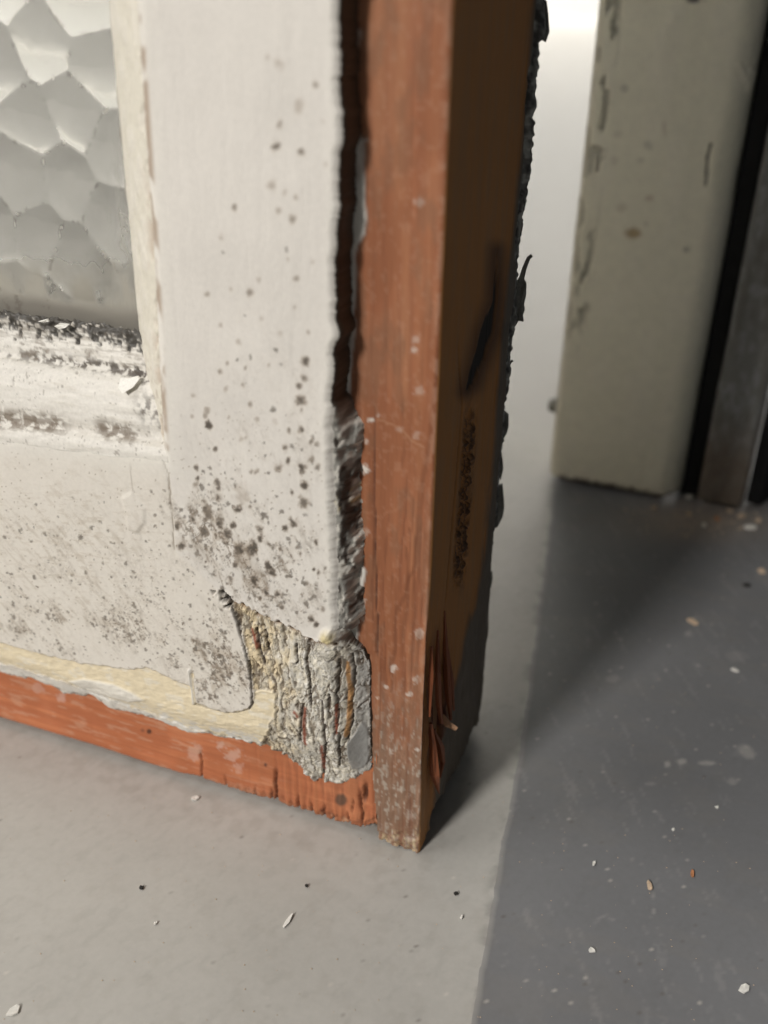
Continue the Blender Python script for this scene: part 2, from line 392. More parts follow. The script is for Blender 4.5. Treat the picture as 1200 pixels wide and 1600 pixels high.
# dark broken line of the joint above the stripped patch
jl = ss(5.5, 1.5, seg_dist(U+(rough-.5)*8, V+(vn(X*1.2, Z*1.2, 53)-.5)*9, [(350,932),(372,943),(402,960),(432,972),(464,988),(492,1003),(520,1006)]))
cs = mixc(cs, (.25, .135, .07), jl*.85); hs = hs - jl*.8
c = c*(1-st_m[..., None]) + cs*st_m[..., None]
h = h*(1-st_m) + hs*st_m
# pale lifted paint edge round the stripped patch
rim = ss(3.2, .3, np.abs(st_s2+2.2))*ss(-7, -1, st_s2*-1-3+4)
h = h + rim*.12

# cream undercoat band along the bottom
cm, csd = poly_soft(U, V, CREAM, 1.2)
csd = csd + (fbm(X*.7, Z*.7, 3, 59)-.5)*5
cm = ss(-1, 1, csd)*(1-st_m)
rip = fbm(X*.8+Z*.35, Z*1.7-X*.5, 3, 63)
ccol = np.ones(X.shape+(3,))*C_cream*(.88+.24*rip)[..., None]
ccol = mixc(ccol, (.76, .71, .60), ss(.55, .7, fbm(X*.45, Z*.9, 3, 67))*.6)
c = c*(1-cm[..., None]) + ccol*cm[..., None]
h = h - cm*(.30) + cm*(rip-.5)*.2
lens, _ = poly_soft(U, V, [(105,1066),(130,1062),(175,1070),(205,1083),(224,1096),(200,1098),(150,1085)], 2)
c = mixc(c, C_white*.97, lens*.9); h = h + lens*.3
# raised hard edge lines left by torn paint
edge = ss(2.0, .4, np.abs(csd+.3))*(1-st_m)
c = mixc(c, (.40, .34, .25), edge*.45*ss(-400, 0, U))
spike = ss(2.6, .3, seg_dist(U, V, [(296,1046),(299,1070),(302,1100)]) - 0*U)
c = mixc(c, C_white, spike*.9); h = h + spike*.5
crk = np.maximum(ss(2.3, .6, seg_dist(U+(rough-.5)*3, V, [(352,930),(366,962),(378,1000),(389,1045),(392,1072),(394,1100),(388,1110)])),
                 .6*ss(1.6, .5, seg_dist(U, V+(rough-.5)*6, [(388,1110),(370,1115),(352,1116),(330,1110),(305,1102)])))
c = mixc(c, (.06, .045, .03), crk*.9); h = h - crk*.5
for (u, v, r) in ((346, 929, 6.5), (352, 938, 5.5), (333, 925, 3.5), (362, 940, 4), (355, 948, 3)):
    k = ss(1.2, .5, (np.hypot((U-u)*.8, (V-v)*1.2) + (rough-.5)*7 + (fbm(X*2, Z*2, 2, 3)-.5)*6)/r)
    c = mixc(c, (.03, .02, .015), k*.95); h = h - k*1.3
# yellow lump of old filler at the arris
lump = ss(1.25, .3, (np.hypot(U-512, (V-996)*.9)+(rough-.5)*4)/13)
c = mixc(c, (.62, .52, .27), lump*.95); h = h*(1-lump) + lump*(.9+(fbm(X*2.5, Z*2.5, 2, 5)-.5)*.8)

# broken bottom and right edges
rag = (fbm(X*.55, Z*.55, 4, 73)-.5); srx = (xe[None, :] - X)*5.0
sbm = (ip(U, BOTTOM) - V) + rag*9
low_ = ss(996, 1004, V)
srt = srx*(1-low_) + ((ip(V, RIGHT) - U) + rag*4)*low_
# pale bead of paint just inside the bottom edge
wb = ss(16, 9, sbm)*(1-st_m)
c = mixc(c, (.66, .635, .58), wb*ss(.35, .5, fbm(X*.6, Z*.9, 3, 83))); h = h + wb*.16*(fbm(X*.7, Z*1.2, 3, 85)-.25)
c = mixc(c, (.20, .17, .14), ss(8, 2, sbm)*ss(.56, .68, fbm(X*.8, Z*.8, 3, 87))*.9)
# worn brighter arris on the right, soft rounded
c = mixc(c, C_white, ss(14, 3, srt)*ss(1003, 980, V)*.55)
rnd_r = np.clip(1-srt/7, 0, 1)**2*.9*ss(1010, 990, V)
rnd_b = np.clip(1-sbm/5, 0, 1)**2*.35
h = h - rnd_r - rnd_b
# step down to the rebate, with lumps of old paint clinging to it lower down
clin = ss(625, 690, V)*ss(1012, 1000, V)
wr = 1.2 + clin*(10 + 14*(fbm(X*.6, Z*.5, 3, 93)))
dr = ss(0, 1, -srt/wr)
db = ss(0, 1, -sbm/1.6)
drop = np.maximum(dr, db)
lumps = (fbm(X*1.0, Z*.6, 4, 97)-.5)*2.6
h = (h-TP)*(1-drop) - drop*6.0 + clin*ss(0, .2, dr)*ss(1, .75, dr)*lumps
stepc = np.ones(X.shape+(3,))*np.array([.045, .032, .022])  # clean step face coloured near-black to stand for its shade
cl = mixc(np.ones(X.shape+(3,))*np.array([.30, .29, .26]), (.66, .63, .56), ss(.48, .60, fbm(X*1.1, Z*.7, 3, 99)))
cl = mixc(cl, (.60, .50, .28), ss(18, 8, np.abs(V-790))*ss(.4, .6, fbm(X*.9, Z*.5, 2, 98)))
cl = mixc(cl, (.05, .04, .032), ss(.52, .66, fbm(X*.9, Z*.35, 4, 101)))
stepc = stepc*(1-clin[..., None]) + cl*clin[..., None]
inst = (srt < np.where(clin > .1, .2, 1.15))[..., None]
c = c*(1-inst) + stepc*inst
c = mixc(c, (.50, .47, .42), db*.9)
# inner edges next to the glazing beads
din = np.maximum(X - xface(Z), ZTOP - Z)
rnd_i = np.clip(1-din/1.6, 0, 1)**2*np.where(ZTOP - Z > X - xface(Z), .15, .8)
h = h - rnd_i
c = mixc(c, C_white, ss(5, .6, din)*.6)
gapn = ss(1.3, .4, np.abs((X-xface(Z))-.5))*ss(78, 80, Z)*ss(.42, .62, fbm(X*.4, Z*.22, 3, 105))
c = mixc(c, (.33, .24, .17), gapn*.8)

keep = (din > -.05) & (drop < .985)
kd = keep.copy(); kd[1:] |= keep[:-1]; kd[:, :-1] |= keep[:, 1:]; keep = kd & (din > -.05)
P = np.stack([X, FY - h, Z], -1)
# split along the joint between stile and rail
jx = ip(V, [(0, 0), (660, 244), (705, 250), (740, 262), (790, 268), (858, 273), (895, 341), (930, 352), (1000, 378), (1045, 389), (1110, 393), (1118, 400), (1170, 430), (1215, 470), (1300, 580)])
is_rail = (U < jx) & (Z < ZTOP + .5)
is_rail |= (Z < ZTOP+.5) & (X < -44.2) & (U < jx)

stile = empty("stile"); stile.parent = sash
rail_e = empty("bottom_rail"); rail_e.parent = sash
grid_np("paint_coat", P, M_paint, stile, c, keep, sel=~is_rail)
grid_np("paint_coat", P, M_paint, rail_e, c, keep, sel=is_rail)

# ------------------------------------------------------------------ bare timber of the stile: rebate front and outer side in one sheet
def timber(cx, cz, S, seed, along_z=True):
    gx, gz = (cx, cz) if along_z else (cz, cx)
    g = fbm(gx*.9+fbm(gz*.03, gx*.2, 2, seed)*2.2, gz*.02, 4, seed+1)
    g2 = fbm(gx*3.2, gz*.05, 3, seed+2)
    cc = np.ones(S+(3,))*C_wood
    cc = mixc(cc, C_wood*np.array([1.22, 1.45, 1.5]), ss(.45, .75, g)*.45)
    cc = mixc(cc, C_woodd*1.25, ss(.50, .30, g)*.55)
    cc = mixc(cc, C_woodd, ss(.56, .72, g2)*.2)
    bl_ = fbm(cx*.12, cz*.07, 3, seed+5); cc = mixc(cc, C_wood*np.array([.80, .78, .75]), ss(.45, .65, bl_)*.6); cc = mixc(cc, C_wood*np.array([1.05, 1.25, 1.4]), ss(.48, .30, bl_)*.35)
    return cc, (g-.5)*.14 + (g2-.5)*.06
fa = np.arange(-17, 0.001, .28); sa = np.arange(0, 40.01, .32)
A = np.concatenate([fa, sa[1:]])
zs2 = np.concatenate([np.arange(0, 153, .28), np.arange(153, 424, 6.)])
Ag, Tg = np.meshgrid(A, zs2, indexing='ij')
front = Ag <= 0
zb = np.where(front, np.interp(Ag, [-17, -9, -5, -2.5, 0], [2.5, .9, .55, .2, 0]), np.interp(Ag, [0, 3, 6, 10, 14, 25, 40], [.1, .6, 3.0, 5.0, 2.5, 2.0, 2.2]))
zb = zb + np.abs(fbm(Ag*1.4, Ag*0+3, 3, 111)-.5)*1.4
Zg = np.where(Tg < 12, zb + Tg/12*(12-zb), Tg)
Xg = np.where(front, Ag, 0.); Yg = np.where(front, 0., Ag)
Us, Vs = look(Xg, Yg, Zg)
cc, hh = timber(Ag, Zg, Ag.shape, 121)
# front strip
n1 = fbm(Ag*.9, Zg*.25, 4, 131)
stl = ip(Vs, [(0, 590), (600, 585), (840, 586), (920, 589), (1020, 590), (1060, 600)])
crk = ss(1.6, .4, np.abs(Us-stl+(n1-.5)*3))*ss(560, 760, Vs)*ss(1030, 1015, Vs)
cc = mixc(cc, C_woodd*.9, ss(590, 560, Us)*ss(800, 950, Vs)*front*.3)
cc = mixc(cc, (.08, .03, .02), crk*front*.85); hh = hh - crk*front*.35
hh = hh + np.where(front, .25*ss(1.0, 0, (Us-stl)/3)*ss(700, 900, Vs)*ss(1030, 1010, Vs), 0)
# grain shake that runs down the strip
for pl, k in (([(690, 530), (655, 820), (650, 880), (620, 960), (612, 1080)], .5), ([(600, 1030), (603, 1180), (610, 1300)], .5), ([(640, 900), (630, 1010), (634, 1150)], .3), ([(622, 1110), (625, 1290)], .35)):
    q_ = ss(5, .6, seg_dist(Us+(n1-.5)*10, Vs, pl))*front
    cc = mixc(cc, C_woodd*.75, q_*k); hh = hh - q_*.08
# worn grey dirty foot
foot = ss(1040, 1230, Vs + (n1-.5)*160)*front
cc = mixc(cc, (.24, .165, .115), foot*.75)
cc = mixc(cc, (.46, .40, .33), foot*ss(.58, .72, fbm(Ag*2.2, Zg*.9, 3, 141))*.7)
crumb = ss(1290, 1318, Vs+(n1-.5)*20)*front
cc = mixc(cc, (.50, .40, .24), crumb*ss(.45, .6, vn(Ag*2.4, Zg*2.4, 143))*.8); hh = hh + crumb*(vn(Ag*2, Zg*2, 144)-.5)*.7
hh = hh + foot*(fbm(Ag*2.5, Zg*.35, 3, 145)-.5)*.35
# white paint specks and rubs on the bare timber
for (u, v, r, k) in ((572, 218, 5, .9), (655, 315, 9, .35), (571, 733, 9, 1), (579, 657, 5, .8), (590, 650, 4, .4), (561, 690, 5, .5), (572, 690, 4, .5), (650, 530, 7, .3), (648, 548, 6, .45),
                     (615, 1045, 6, .6), (650, 1062, 7, .5), (640, 1085, 6, .55), (655, 990, 10, .4), (640, 1275, 9, .5), (566, 940, 9, .35), (566, 965, 7, .3), (572, 830, 7, .25), (640, 1310, 8, .4),
                     (603, 1073, 4, .5), (590, 1090, 3, .5), (610, 1175, 5, .35), (655, 610, 9, .25), (652, 1170, 4, .7), (625, 670, 6, .2), (650, 680, 7, .2)):
    d = np.hypot(Us-u, Vs-v)/r + (fbm(Ag*2, Zg*2, 3, 151)-.5)*1.4
    cc = mixc(cc, (.74, .68, .60), ss(1.1, .45, d)*k*front); hh = hh + ss(1.1, .6, d)*.18*(k > .8)*front
scr = ss(2.2, .5, seg_dist(Us, Vs, [(590, 655), (625, 668), (645, 690), (662, 698)]))*front
cc = mixc(cc, (.55, .33, .20), scr*.3)
scr = ss(3.5, .5, seg_dist(Us, Vs+(n1-.5)*20, [(555, 800), (600, 805), (640, 780)]))*front
cc = mixc(cc, (.52, .28, .17), scr*.2)
fl = ss(.60, .72, fbm(Ag*1.6, Zg*1.1, 4, 153))*front
cc = mixc(cc, (.60, .38, .26), fl*.12)
# remains of paint along the foot of the step
pr = ip(Vs, [(-200, 556), (30, 560), (55, 566), (75, 560), (200, 560), (222, 570), (260, 571), (300, 572), (340, 574), (365, 571), (385, 560), (400, 556), (450, 559), (490, 553), (505, 557), (545, 553), (620, 546),
             (650, 552), (700, 556), (720, 552), (800, 555), (870, 560), (890, 574), (915, 570), (940, 562), (990, 560), (1010, 556), (1030, 540)])
prm = ss(-1.5, 1.5, pr - Us + (n1-.5)*6)*front*ss(60, 30, np.abs(Vs-45)-0*Us + np.where(Vs < 75, 0, -1e3))
prm = np.where(Vs < 205, prm*ss(205, 222, Vs)+prm*ss(40, 50, Vs)*ss(80, 70, Vs)*.5, prm)
cc = mixc(cc, (.70, .68, .62), prm*.95); hh = hh + prm*.35
ari = ss(-1.6, -.1, Ag)*ss(.42, .62, fbm(Ag*.6, Zg*.5, 4, 155))*front
cc = mixc(cc, (.50, .30, .20), ari*.45)
dst = ss(.52, .70, fbm(Ag*.5, Zg*.16, 4, 157))*front; cc = mixc(cc, (.20, .105, .06), dst*.4)
grl = ss(.60, .70, fbm(Ag*2.2+fbm(Zg*.05, Ag*.2, 2, 158)*3, Zg*.03, 3, 159))*front; cc = mixc(cc, (.17, .06, .03), grl*.45*ss(300, 800, Vs)); hh = hh - grl*.08
# --- outer side
side = ~front
n2 = fbm(Ag*.6, Zg*.1, 4, 161)
scol = mixc(cc, (.50, .225, .055), np.full(Ag.shape, .75))
scol = mixc(scol, (.34, .20, .10), ss(.5, .7, n2)*.35)
cc = np.where(side[..., None], scol, cc)
slit = [(776, 392), (771, 470), (752, 520), (738, 575), (728, 612), (742, 600), (757, 560), (772, 520), (778, 465)]
sm, ssd = poly_soft(Us, Vs, slit, 2.5); sm = ss(-3, 2, ssd + (n2-.5)*8)*side
cc = mixc(cc, (.006, .003, .002), sm); hh = hh - sm*.5
halo = ss(-26, 0, ssd)*side
cc = mixc(cc, (.05, .02, .01), halo*.75*(1-sm))
rot = ss(14, 5, np.abs(Us - ip(Vs, [(600, 738), (700, 733), (900, 718), (950, 714)])))*ss(610, 680, Vs)*ss(935, 880, Vs)*side
pit = fbm(Ag*1.5, Zg*.9, 4, 171)
hh = hh - rot*(.5+(pit-.5)*2.6); cc = mixc(cc, (.045, .02, .012), rot*ss(.52, .38, pit)*.9); cc = mixc(cc, (.32, .20, .12), rot*ss(.55, .7, pit)*.6)
shk = ss(1.6, .4, np.abs(Us - ip(Vs, [(500, 713), (640, 722), (900, 700), (960, 695)])))*ss(480, 640, Vs)*ss(980, 900, Vs)*side
hh = hh - shk*.5; cc = mixc(cc, (.08, .04, .02), shk*.6)
# torn, hollowed lower part
torn = np.exp(-((Us-684)/20)**2 - ((Vs-1110)/95)**2)*side
tn = fbm(Ag*1.0, Zg*.07, 4, 173)
hh = hh - torn*(1.6 + (tn-.5)*7); cc = mixc(cc, (.24, .075, .03), torn*ss(.45, .6, tn)*1.1); cc = mixc(cc, (.10, .025, .012), torn*ss(.48, .36, tn)*1.1)
# grey paint lapping round the back arris; the dark band broadens towards the foot
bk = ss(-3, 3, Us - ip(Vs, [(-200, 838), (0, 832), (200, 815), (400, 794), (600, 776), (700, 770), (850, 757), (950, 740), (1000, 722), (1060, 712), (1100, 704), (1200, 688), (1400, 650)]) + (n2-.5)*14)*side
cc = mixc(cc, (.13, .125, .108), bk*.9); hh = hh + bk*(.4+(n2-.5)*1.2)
# round the arris and push relief outward
r_ = np.clip(1-np.abs(Ag)/.7, 0, 1)**2*.25
hh = hh - r_
hh = hh*ss(-17.1, -16, Ag) if False else hh
Xo = np.where(front, Xg - r_*.9, hh); Yo = np.where(front, -hh, Yg + r_*.9)
mid = np.abs(Ag) < .29
Ps = np.stack([Xo, Yo, Zg], -1)
left = ip(Vs, [(0, -999), (1015, -999), (1022, 576), (1120, 578), (1205, 580), (1240, 584), (1312, 591), (1500, 595)]) + (n1-.5)*4
keep2 = (~front) | (Us > left)
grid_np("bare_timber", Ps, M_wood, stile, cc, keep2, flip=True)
box("timber_core", (-40.2, 1.2, 3.2), (-.9, 40, 424), M_body, stile)
box("inner_rebate", (-52.6, 9.2, 3.4), (-40.4, 39.6, 424), M_cream, stile)

# ------------------------------------------------------------------ bare timber of the bottom rail: rebate front wrapping under
xr = np.concatenate([np.arange(-360, -104, 4.), np.arange(-104, -8.6, .26)])
tr = np.concatenate([np.arange(0, 1, .05), np.arange(1, 5, 1)])      # 0..1 front face from top to bottom edge, then underside
Xr, Tr = np.meshgrid(xr, np.concatenate([np.linspace(0, 1, 92), np.linspace(1, 2, 12)[1:]]), indexing='ij')
LB = [(-3000, 500), (-600, 955), (0, 1120), (150, 1165), (250, 1198), (283, 1208), (313, 1214), (333, 1223), (373, 1237), (403, 1247), (427, 1252), (450, 1262), (483, 1270), (510, 1283), (537, 1288), (563, 1296), (580, 1291), (600, 1290)]
lbp = np.array([on_y(u, v, 0.) for u, v in LB])
zbr = np.interp(xr, lbp[:, 0], lbp[:, 2]) + np.abs(fbm(xr*1.3, xr*0, 3, 181)-.5)*1.3*np.interp(xr, [-60, -45], [.2, 1])
zbr = np.maximum(zbr, .7)[:, None]
ztr = 25.0
Zr = np.where(Tr <= 1, ztr + (zbr-ztr)*Tr, zbr + .6*ss(1, 1.1, Tr))
Yr = np.where(Tr <= 1, 0., .3 + (Tr-1)*38)
Ur, Vr = look(Xr, np.zeros_like(Xr), Zr)
cr_, hr = timber(Xr, Zr, Xr.shape, 191, along_z=False); cr_ = cr_*np.array([1.55, 1.36, 1.28])
nr = fbm(Xr*.35, Zr*.35, 4, 195)
fade = ss(300, 520, Ur)
# towards the corner the end grain of the stile tenon shows as upright fibres
fib = fbm(Xr*1.3, Zr*.06, 4, 197)
cr_ = mixc(cr_, C_wood*np.array([1.1, 1.15, 1.1]), fade*ss(.45, .7, fib)*.5)
cr_ = mixc(cr_, C_woodd, fade*ss(.5, .35, fib)*.45)
dist_b = (ip(Ur, LB) - Vr)
for (u, v0, v1, w) in ((315, 1165, 1216, 1.6), (430, 1195, 1254, 2.6), (424, 1225, 1252, 2), (505, 1250, 1283, 3), (487, 1245, 1272, 1.6), (520, 1262, 1288, 1.6), (465, 1235, 1266, 1.3), (399, 1222, 1246, 1.2), (545, 1262, 1292, 1.3),
                       (564, 1228, 1296, 2.4), (571, 1215, 1250, 4), (352, 1205, 1230, 1.2), (553, 1240, 1265, 1)):
    g = ss(w*1.3, w*.2, np.abs(Ur - u - (nr-.5)*8)*1.0)*ss(v0, v0+25, Vr)*ss(v1+8, v1-2, Vr)*(Tr <= 1)
    hr = hr - g*1.0; cr_ = mixc(cr_, (.07, .025, .014), g*.9)
hr = hr + fade*(fib-.5)*.5*(Tr <= 1)
# chewed lower edge
ch = ss(13, 2, dist_b + (fib-.5)*16)*ss(300, 420, Ur)
hr = hr - ch*.45; cr_ = mixc(cr_, (.36, .14, .07), ch*.5)
cr_ = mixc(cr_, (.62, .34, .20), ss(.6, .75, fbm(Xr*1.2, Zr*.8, 3, 199))*ch*.8)
for (u, v, r, k, col) in ((533, 1250, 11, .85, (.10, .065, .045)), (233, 1143, 4.5, .9, (.07, .03, .02)), (222, 1141, 3.5, .5, (.10, .04, .03)), (305, 1175, 13, .35, (.66, .5, .42)), (365, 1180, 13, .40, (.68, .52, .44)),
                          (372, 1200, 9, .3, (.68, .52, .44)), (95, 1090, 8, .6, (.62, .40, .33)), (345, 1165, 7, .4, (.68, .55, .48)), (415, 1195, 3, .9, (.05, .02, .02)), (560, 1215, 9, .5, (.40, .16, .08)), (60, 1075, 9, .4, (.6, .4, .33))):
    d = np.hypot(Ur-u, (Vr-v))/r + (fbm(Xr*1.4, Zr*1.4, 3, 201)-.5)*1.6*(k < .8)
    cr_ = mixc(cr_, col, ss(1.1, .6, d)*k)
cr_ = mixc(cr_, (.60, .36, .24), ss(.58, .72, fbm(Xr*.25, Zr*1.4, 4, 203))*ss(0, 1, 1-fade)*.4)
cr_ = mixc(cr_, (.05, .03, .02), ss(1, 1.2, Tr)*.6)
Pr = np.stack([Xr, Yr - np.where(Tr <= 1, hr, 0), Zr], -1)
grid_np("bare_timber", Pr, M_woodh, rail_e, cr_)
box("timber_core", (-360, 1.2, 3.6), (-41, 39.8, 72), M_body, rail_e)
box("inner_rebate", (-360, 9.4, 72.2), (-53, 39.4, 94), M_grime, rail_e)

# ------------------------------------------------------------------ glazing beads
# (y, z) profile of the horizontal one: dirty ledge, groove, round, groove, fillet
prof = np.array([(4.6, 95.4), (4.0, 95.2), (3.2, 92.6), (2.2, 90.9), (1.6, 89.8), (1.5, 89.2), (.8, 88.9), (-.4, 88.2), (-1.6, 86.6), (-2.5, 84.6), (-3.1, 82.4), (-3.3, 80.9), (-3.6, 80.2), (-4.5, 79.8), (-5.1, 79.2), (-5.4, 78.4), (-5.42, 77.0)])
t0 = np.concatenate([[0], np.cumsum(np.hypot(*np.diff(prof, axis=0).T))])
tt = np.arange(0, t0[-1], .22)
py = np.interp(tt, t0, prof[:, 0]); pz = np.interp(tt, t0, prof[:, 1])
ker = np.ones(5)/5; py = np.convolve(np.pad(py, 2, 'edge'), ker, 'valid'); pz = np.convolve(np.pad(pz, 2, 'edge'), ker, 'valid')
ty = np.gradient(py); tz = np.gradient(pz); nl = np.hypot(ty, tz); ny, nz_ = tz/nl, -ty/nl
xb = np.concatenate([np.arange(-360, -104, 4.), np.arange(-104, -43.2, .24)])
Xb, Tb = np.meshgrid(xb, np.arange(len(tt)), indexing='ij')
drop_l = np.interp(Xb, [-360, -77, -44], [-3.2, -2.5, .15])*np.interp(pz, [78, 95], [1, 0])[None, :]
Yb = py[None, :] + 0*Xb; Zb = pz[None, :] + drop_l
Ub, Vb = look(Xb, Yb, Zb); T = tt[None, :] + 0*Xb
fb = fbm(Xb*.22, T*.9, 4, 211); fb2 = fbm(Xb*1.1, T*1.1, 4, 213); f3 = vn(Xb*3, T*3, 215); bs = fbm(Xb*.25+T*.5, T*2.6, 3, 217)
cb = np.ones(Xb.shape+(3,))*np.array([.70, .67, .61])
cb = mixc(cb, (.69, .66, .59), ss(.5, .7, fb)*.35)
cb = mixc(cb, (.50, .45, .37), ss(.62, .74, bs)*.25*ss(.4, .6, fb))
dk = ss(5.0, .8, T + (fb2-.5)*6)                            # black dirt against the glass
cb = mixc(cb, (.30, .27, .23), ss(8.5, 3, T+(bs-.5)*12)*ss(.45, .6, bs)*.75)
cb = mixc(cb, (.045, .04, .033), ss(.30, .75, dk)*.95)
cb = mixc(cb, (.60, .56, .49), ss(.70, .76, fbm(Xb*.9, T*1.8, 3, 219))*dk*.9)
gro = np.exp(-((T-t0[5]+.3)/1.0)**2); gro2 = np.exp(-((T-t0[11]-.2)/1.5)**2)
gm = gro*ss(.42, .60, fb2)*(.55+.45*ss(0, 200, Ub))*1.1
gm2 = gro2*ss(.40, .58, fbm(Xb*.9, T*.7, 4, 223))*np.clip(ss(110, 80, Ub)+ss(140, 160, Ub)*ss(215, 200, Ub), .12, 1)
cb = mixc(cb, (.09, .075, .06), np.clip(gm*1.2, 0, .9)); cb = mixc(cb, (.20, .16, .12), np.clip(gm2*1.1, 0, .85))
end = ss(26, 4, ip(Vb, [(500, 217), (600, 223), (700, 243)]) - Ub)
cb = mixc(cb, (.07, .055, .045), end*np.maximum(np.exp(-((Vb-588)/16)**2), .8*np.exp(-((Vb-640)/24)**2))*ss(.38, .58, fb2)*.95)
cb = mixc(cb, (.16, .13, .10), ss(.74, .9, f3)*ss(.5, .62, fb2)*.55)
scb = ss(.48, .62, fbm(Xb*.5+T*.6, T*2.2-Xb*.25, 4, 225))
smz = np.exp(-((T-t0[11]-.3)/1.6)**2)*np.clip(ss(120, 90, Ub)+ss(140, 160, Ub)*ss(220, 205, Ub), .1, 1) + .8*np.exp(-((T-6)/3.0)**2)*ss(.45, .6, fbm(Xb*.15, T*.2, 2, 227))
cb = mixc(cb, (.17, .135, .10), np.clip(scb*smz, 0, 1)*.8)
hb = (fb-.5)*.35 + (bs-.5)*.05 + dk*(fb2-.5)*1.6 - gro*.25 - gro2*.2 + gm*(f3-.5)*.7
Pb = np.stack([Xb, Yb + (ny*1.0)[None, :]*hb, Zb + nz_[None, :]*hb], -1)
sgn = -1 if (ny[len(ny)//2] > 0) else 1
if sgn < 0: Pb = np.stack([Xb, Yb - ny[None, :]*hb, Zb - nz_[None, :]*hb], -1)
bead = grid_np("glazing_bead", Pb, M_bead, rail_e, cb)

zv = np.concatenate([np.arange(77.2, 152, .3), np.arange(152, 424, 6.)])
tv = np.linspace(0, 1, 46)
Tv, Zv = np.meshgrid(tv, zv, indexing='ij')
xf = xface(Zv); gx = np.interp(Zv, [78, 95, 145], [-52.4, -52.9, -51.6])
Xv = gx + (xf - gx)*Tv; Yv = 4.3 + (FY + .9 - 4.3)*Tv + .5*np.sin(Tv*math.pi)*-1.0
nv = fbm(Tv*7, Zv*.35, 4, 231); nv2 = fbm(Tv*9, Zv*1.3, 3, 233)
cv = np.ones(Xv.shape+(3,))*np.array([.70, .66, .56])
cv = mixc(cv, (.74, .70, .62), ss(.45, .6, nv)*.6)
rowb = ss(.70, .95, Tv)
cv = mixc(cv, (.42, .31, .22), rowb*ss(.46, .64, nv)*.7*ss(135, 110, Zv))
cv = mixc(cv, (.35, .27, .19), ss(100, 80, Zv)*ss(.5, .66, nv2)*.5)
cv = mixc(cv, (.10, .08, .06), ss(.10, 0, Tv)*ss(.4, .6, nv)*.8)
hv = (nv-.5)*.5 - .5*rowb*ss(.4, .6, nv)
grid_np("glazing_bead", np.stack([Xv - .5*hv, Yv - .9*hv, Zv], -1), M_bead, stile, cv)

# ------------------------------------------------------------------ obscure glass: a close-packed field of shallow lenses
seeds = [(64, 62), (150, 108), (114, 178), (36, 190), (105, 298), (22, 285), (48, 372), (-8, 108), (118, -6), (172, 235), (168, 345), (118, 410), (-22, 350), (10, -30), (200, -60), (90, -90)]
sp_ = [on_y(u, v, 4.)[[0, 2]] for u, v in seeds]
rng = np.random.RandomState(5)
for i in range(-40, 3):
    for j in range(0, 30):
        p_ = np.array([-55 + i*14.5 + (j % 2)*7.2 + rng.uniform(-2.2, 2.2), 92 + j*12.6 + rng.uniform(-2, 2)])
        if p_[0] < -345 or p_[1] > 420 or p_[0] > -45: continue
        if p_[0] > -90 and p_[1] < 155: continue
        if min(np.hypot(*(p_-q)) for q in sp_) > 8: sp_.append(p_)
sp_ = np.array(sp_)
xg = np.concatenate([np.arange(-350, -104, 3.), np.arange(-104, -51, .3)]); zg = np.concatenate([np.arange(94, 156, .3), np.arange(156, 422, 3.)])
Xq, Zq = np.meshgrid(xg, zg, indexing='ij')
wob1 = (fbm(Xq*.09, Zq*.09, 1, 241)-.5)*2.0; wob2 = (fbm(Xq*.09, Zq*.09, 1, 243)-.5)*2.0
D1 = np.full(Xq.shape, 1e9); D2 = D1.copy()
for sx, sz in sp_:
    d = (Xq+wob1-sx)**2 + (Zq+wob2-sz)**2
    D2 = np.where(d < D1, D1, np.minimum(D2, d)); D1 = np.minimum(D1, d)
k_ = 3.0
soft = -k_*np.log(np.exp(-D1/k_/4)+np.exp(-D2/k_/4))*4*.25       # smooth minimum rounds the valleys a little
Rr = 50.
Dc = np.minimum(D1, Rr) ; hg = 1.15 - Dc*.0185 - .16*(Dc/Rr)**3
hg = hg + .06*ss(.0, 30., D1-Rr)
hg = hg + (fbm(Xq*.5, Zq*.5, 3, 245)-.5)*.05
bdy = ss(.9, .15, np.sqrt(D2)-np.sqrt(D1))
Uq, Vq = look(Xq, np.full_like(Xq, 4.), Zq)
low = ss(99.5, 96.2, Zq + (fbm(Xq*.12, Zq*.2, 3, 247)-.5)*1.6)
strk = ss(.50, .66, fbm(Xq*1.0, Zq*.16, 4, 249))
dirt = .01 + .09*fbm(Xq*.15, Zq*.15, 3, 251) + .30*strk*ss(155, 190, Uq+20*(fbm(Xq*.2, Zq*.3, 2, 252)-.5))*ss(120, 320, Vq) + 1.9*ss(370, 490, Vq)*fbm(Xq*.3, Zq*.2, 3, 253)
fk = ss(.72, .8, vn(Xq*1.6, Zq*1.6, 255))*ss(.5, .6, fbm(Xq*.2, Zq*.2, 3, 257))
dirt = np.clip(dirt + .5*fk*bdy + low*.85, 0, .97)
gcol = np.ones(Xq.shape+(3,))*np.array([.53, .525, .485])
gcol = mixc(gcol, (.36, .34, .29), np.clip(dirt*1.1, 0, 1))
gcol = mixc(gcol, (.17, .155, .13), low*.85)
gcol = mixc(gcol, (.12, .10, .08), bdy*ss(.60, .75, fbm(Xq*.9, Zq*.9, 3, 259))*.6)
n_, k2_ = Xq.shape
Vf = np.stack([Xq, 5.4 - hg, Zq], -1).reshape(-1, 3); Vbk = np.stack([Xq, np.full_like(Xq, 8.6), Zq], -1).reshape(-1, 3)
ii = np.arange(n_*k2_).reshape(n_, k2_)
qf = np.stack([ii[:-1, :-1], ii[1:, :-1], ii[1:, 1:], ii[:-1, 1:]], -1).reshape(-1, 4); qb = qf[:, ::-1] + n_*k2_
def rim_q(a):
    return np.stack([a[:-1], a[:-1]+n_*k2_, a[1:]+n_*k2_, a[1:]], -1)
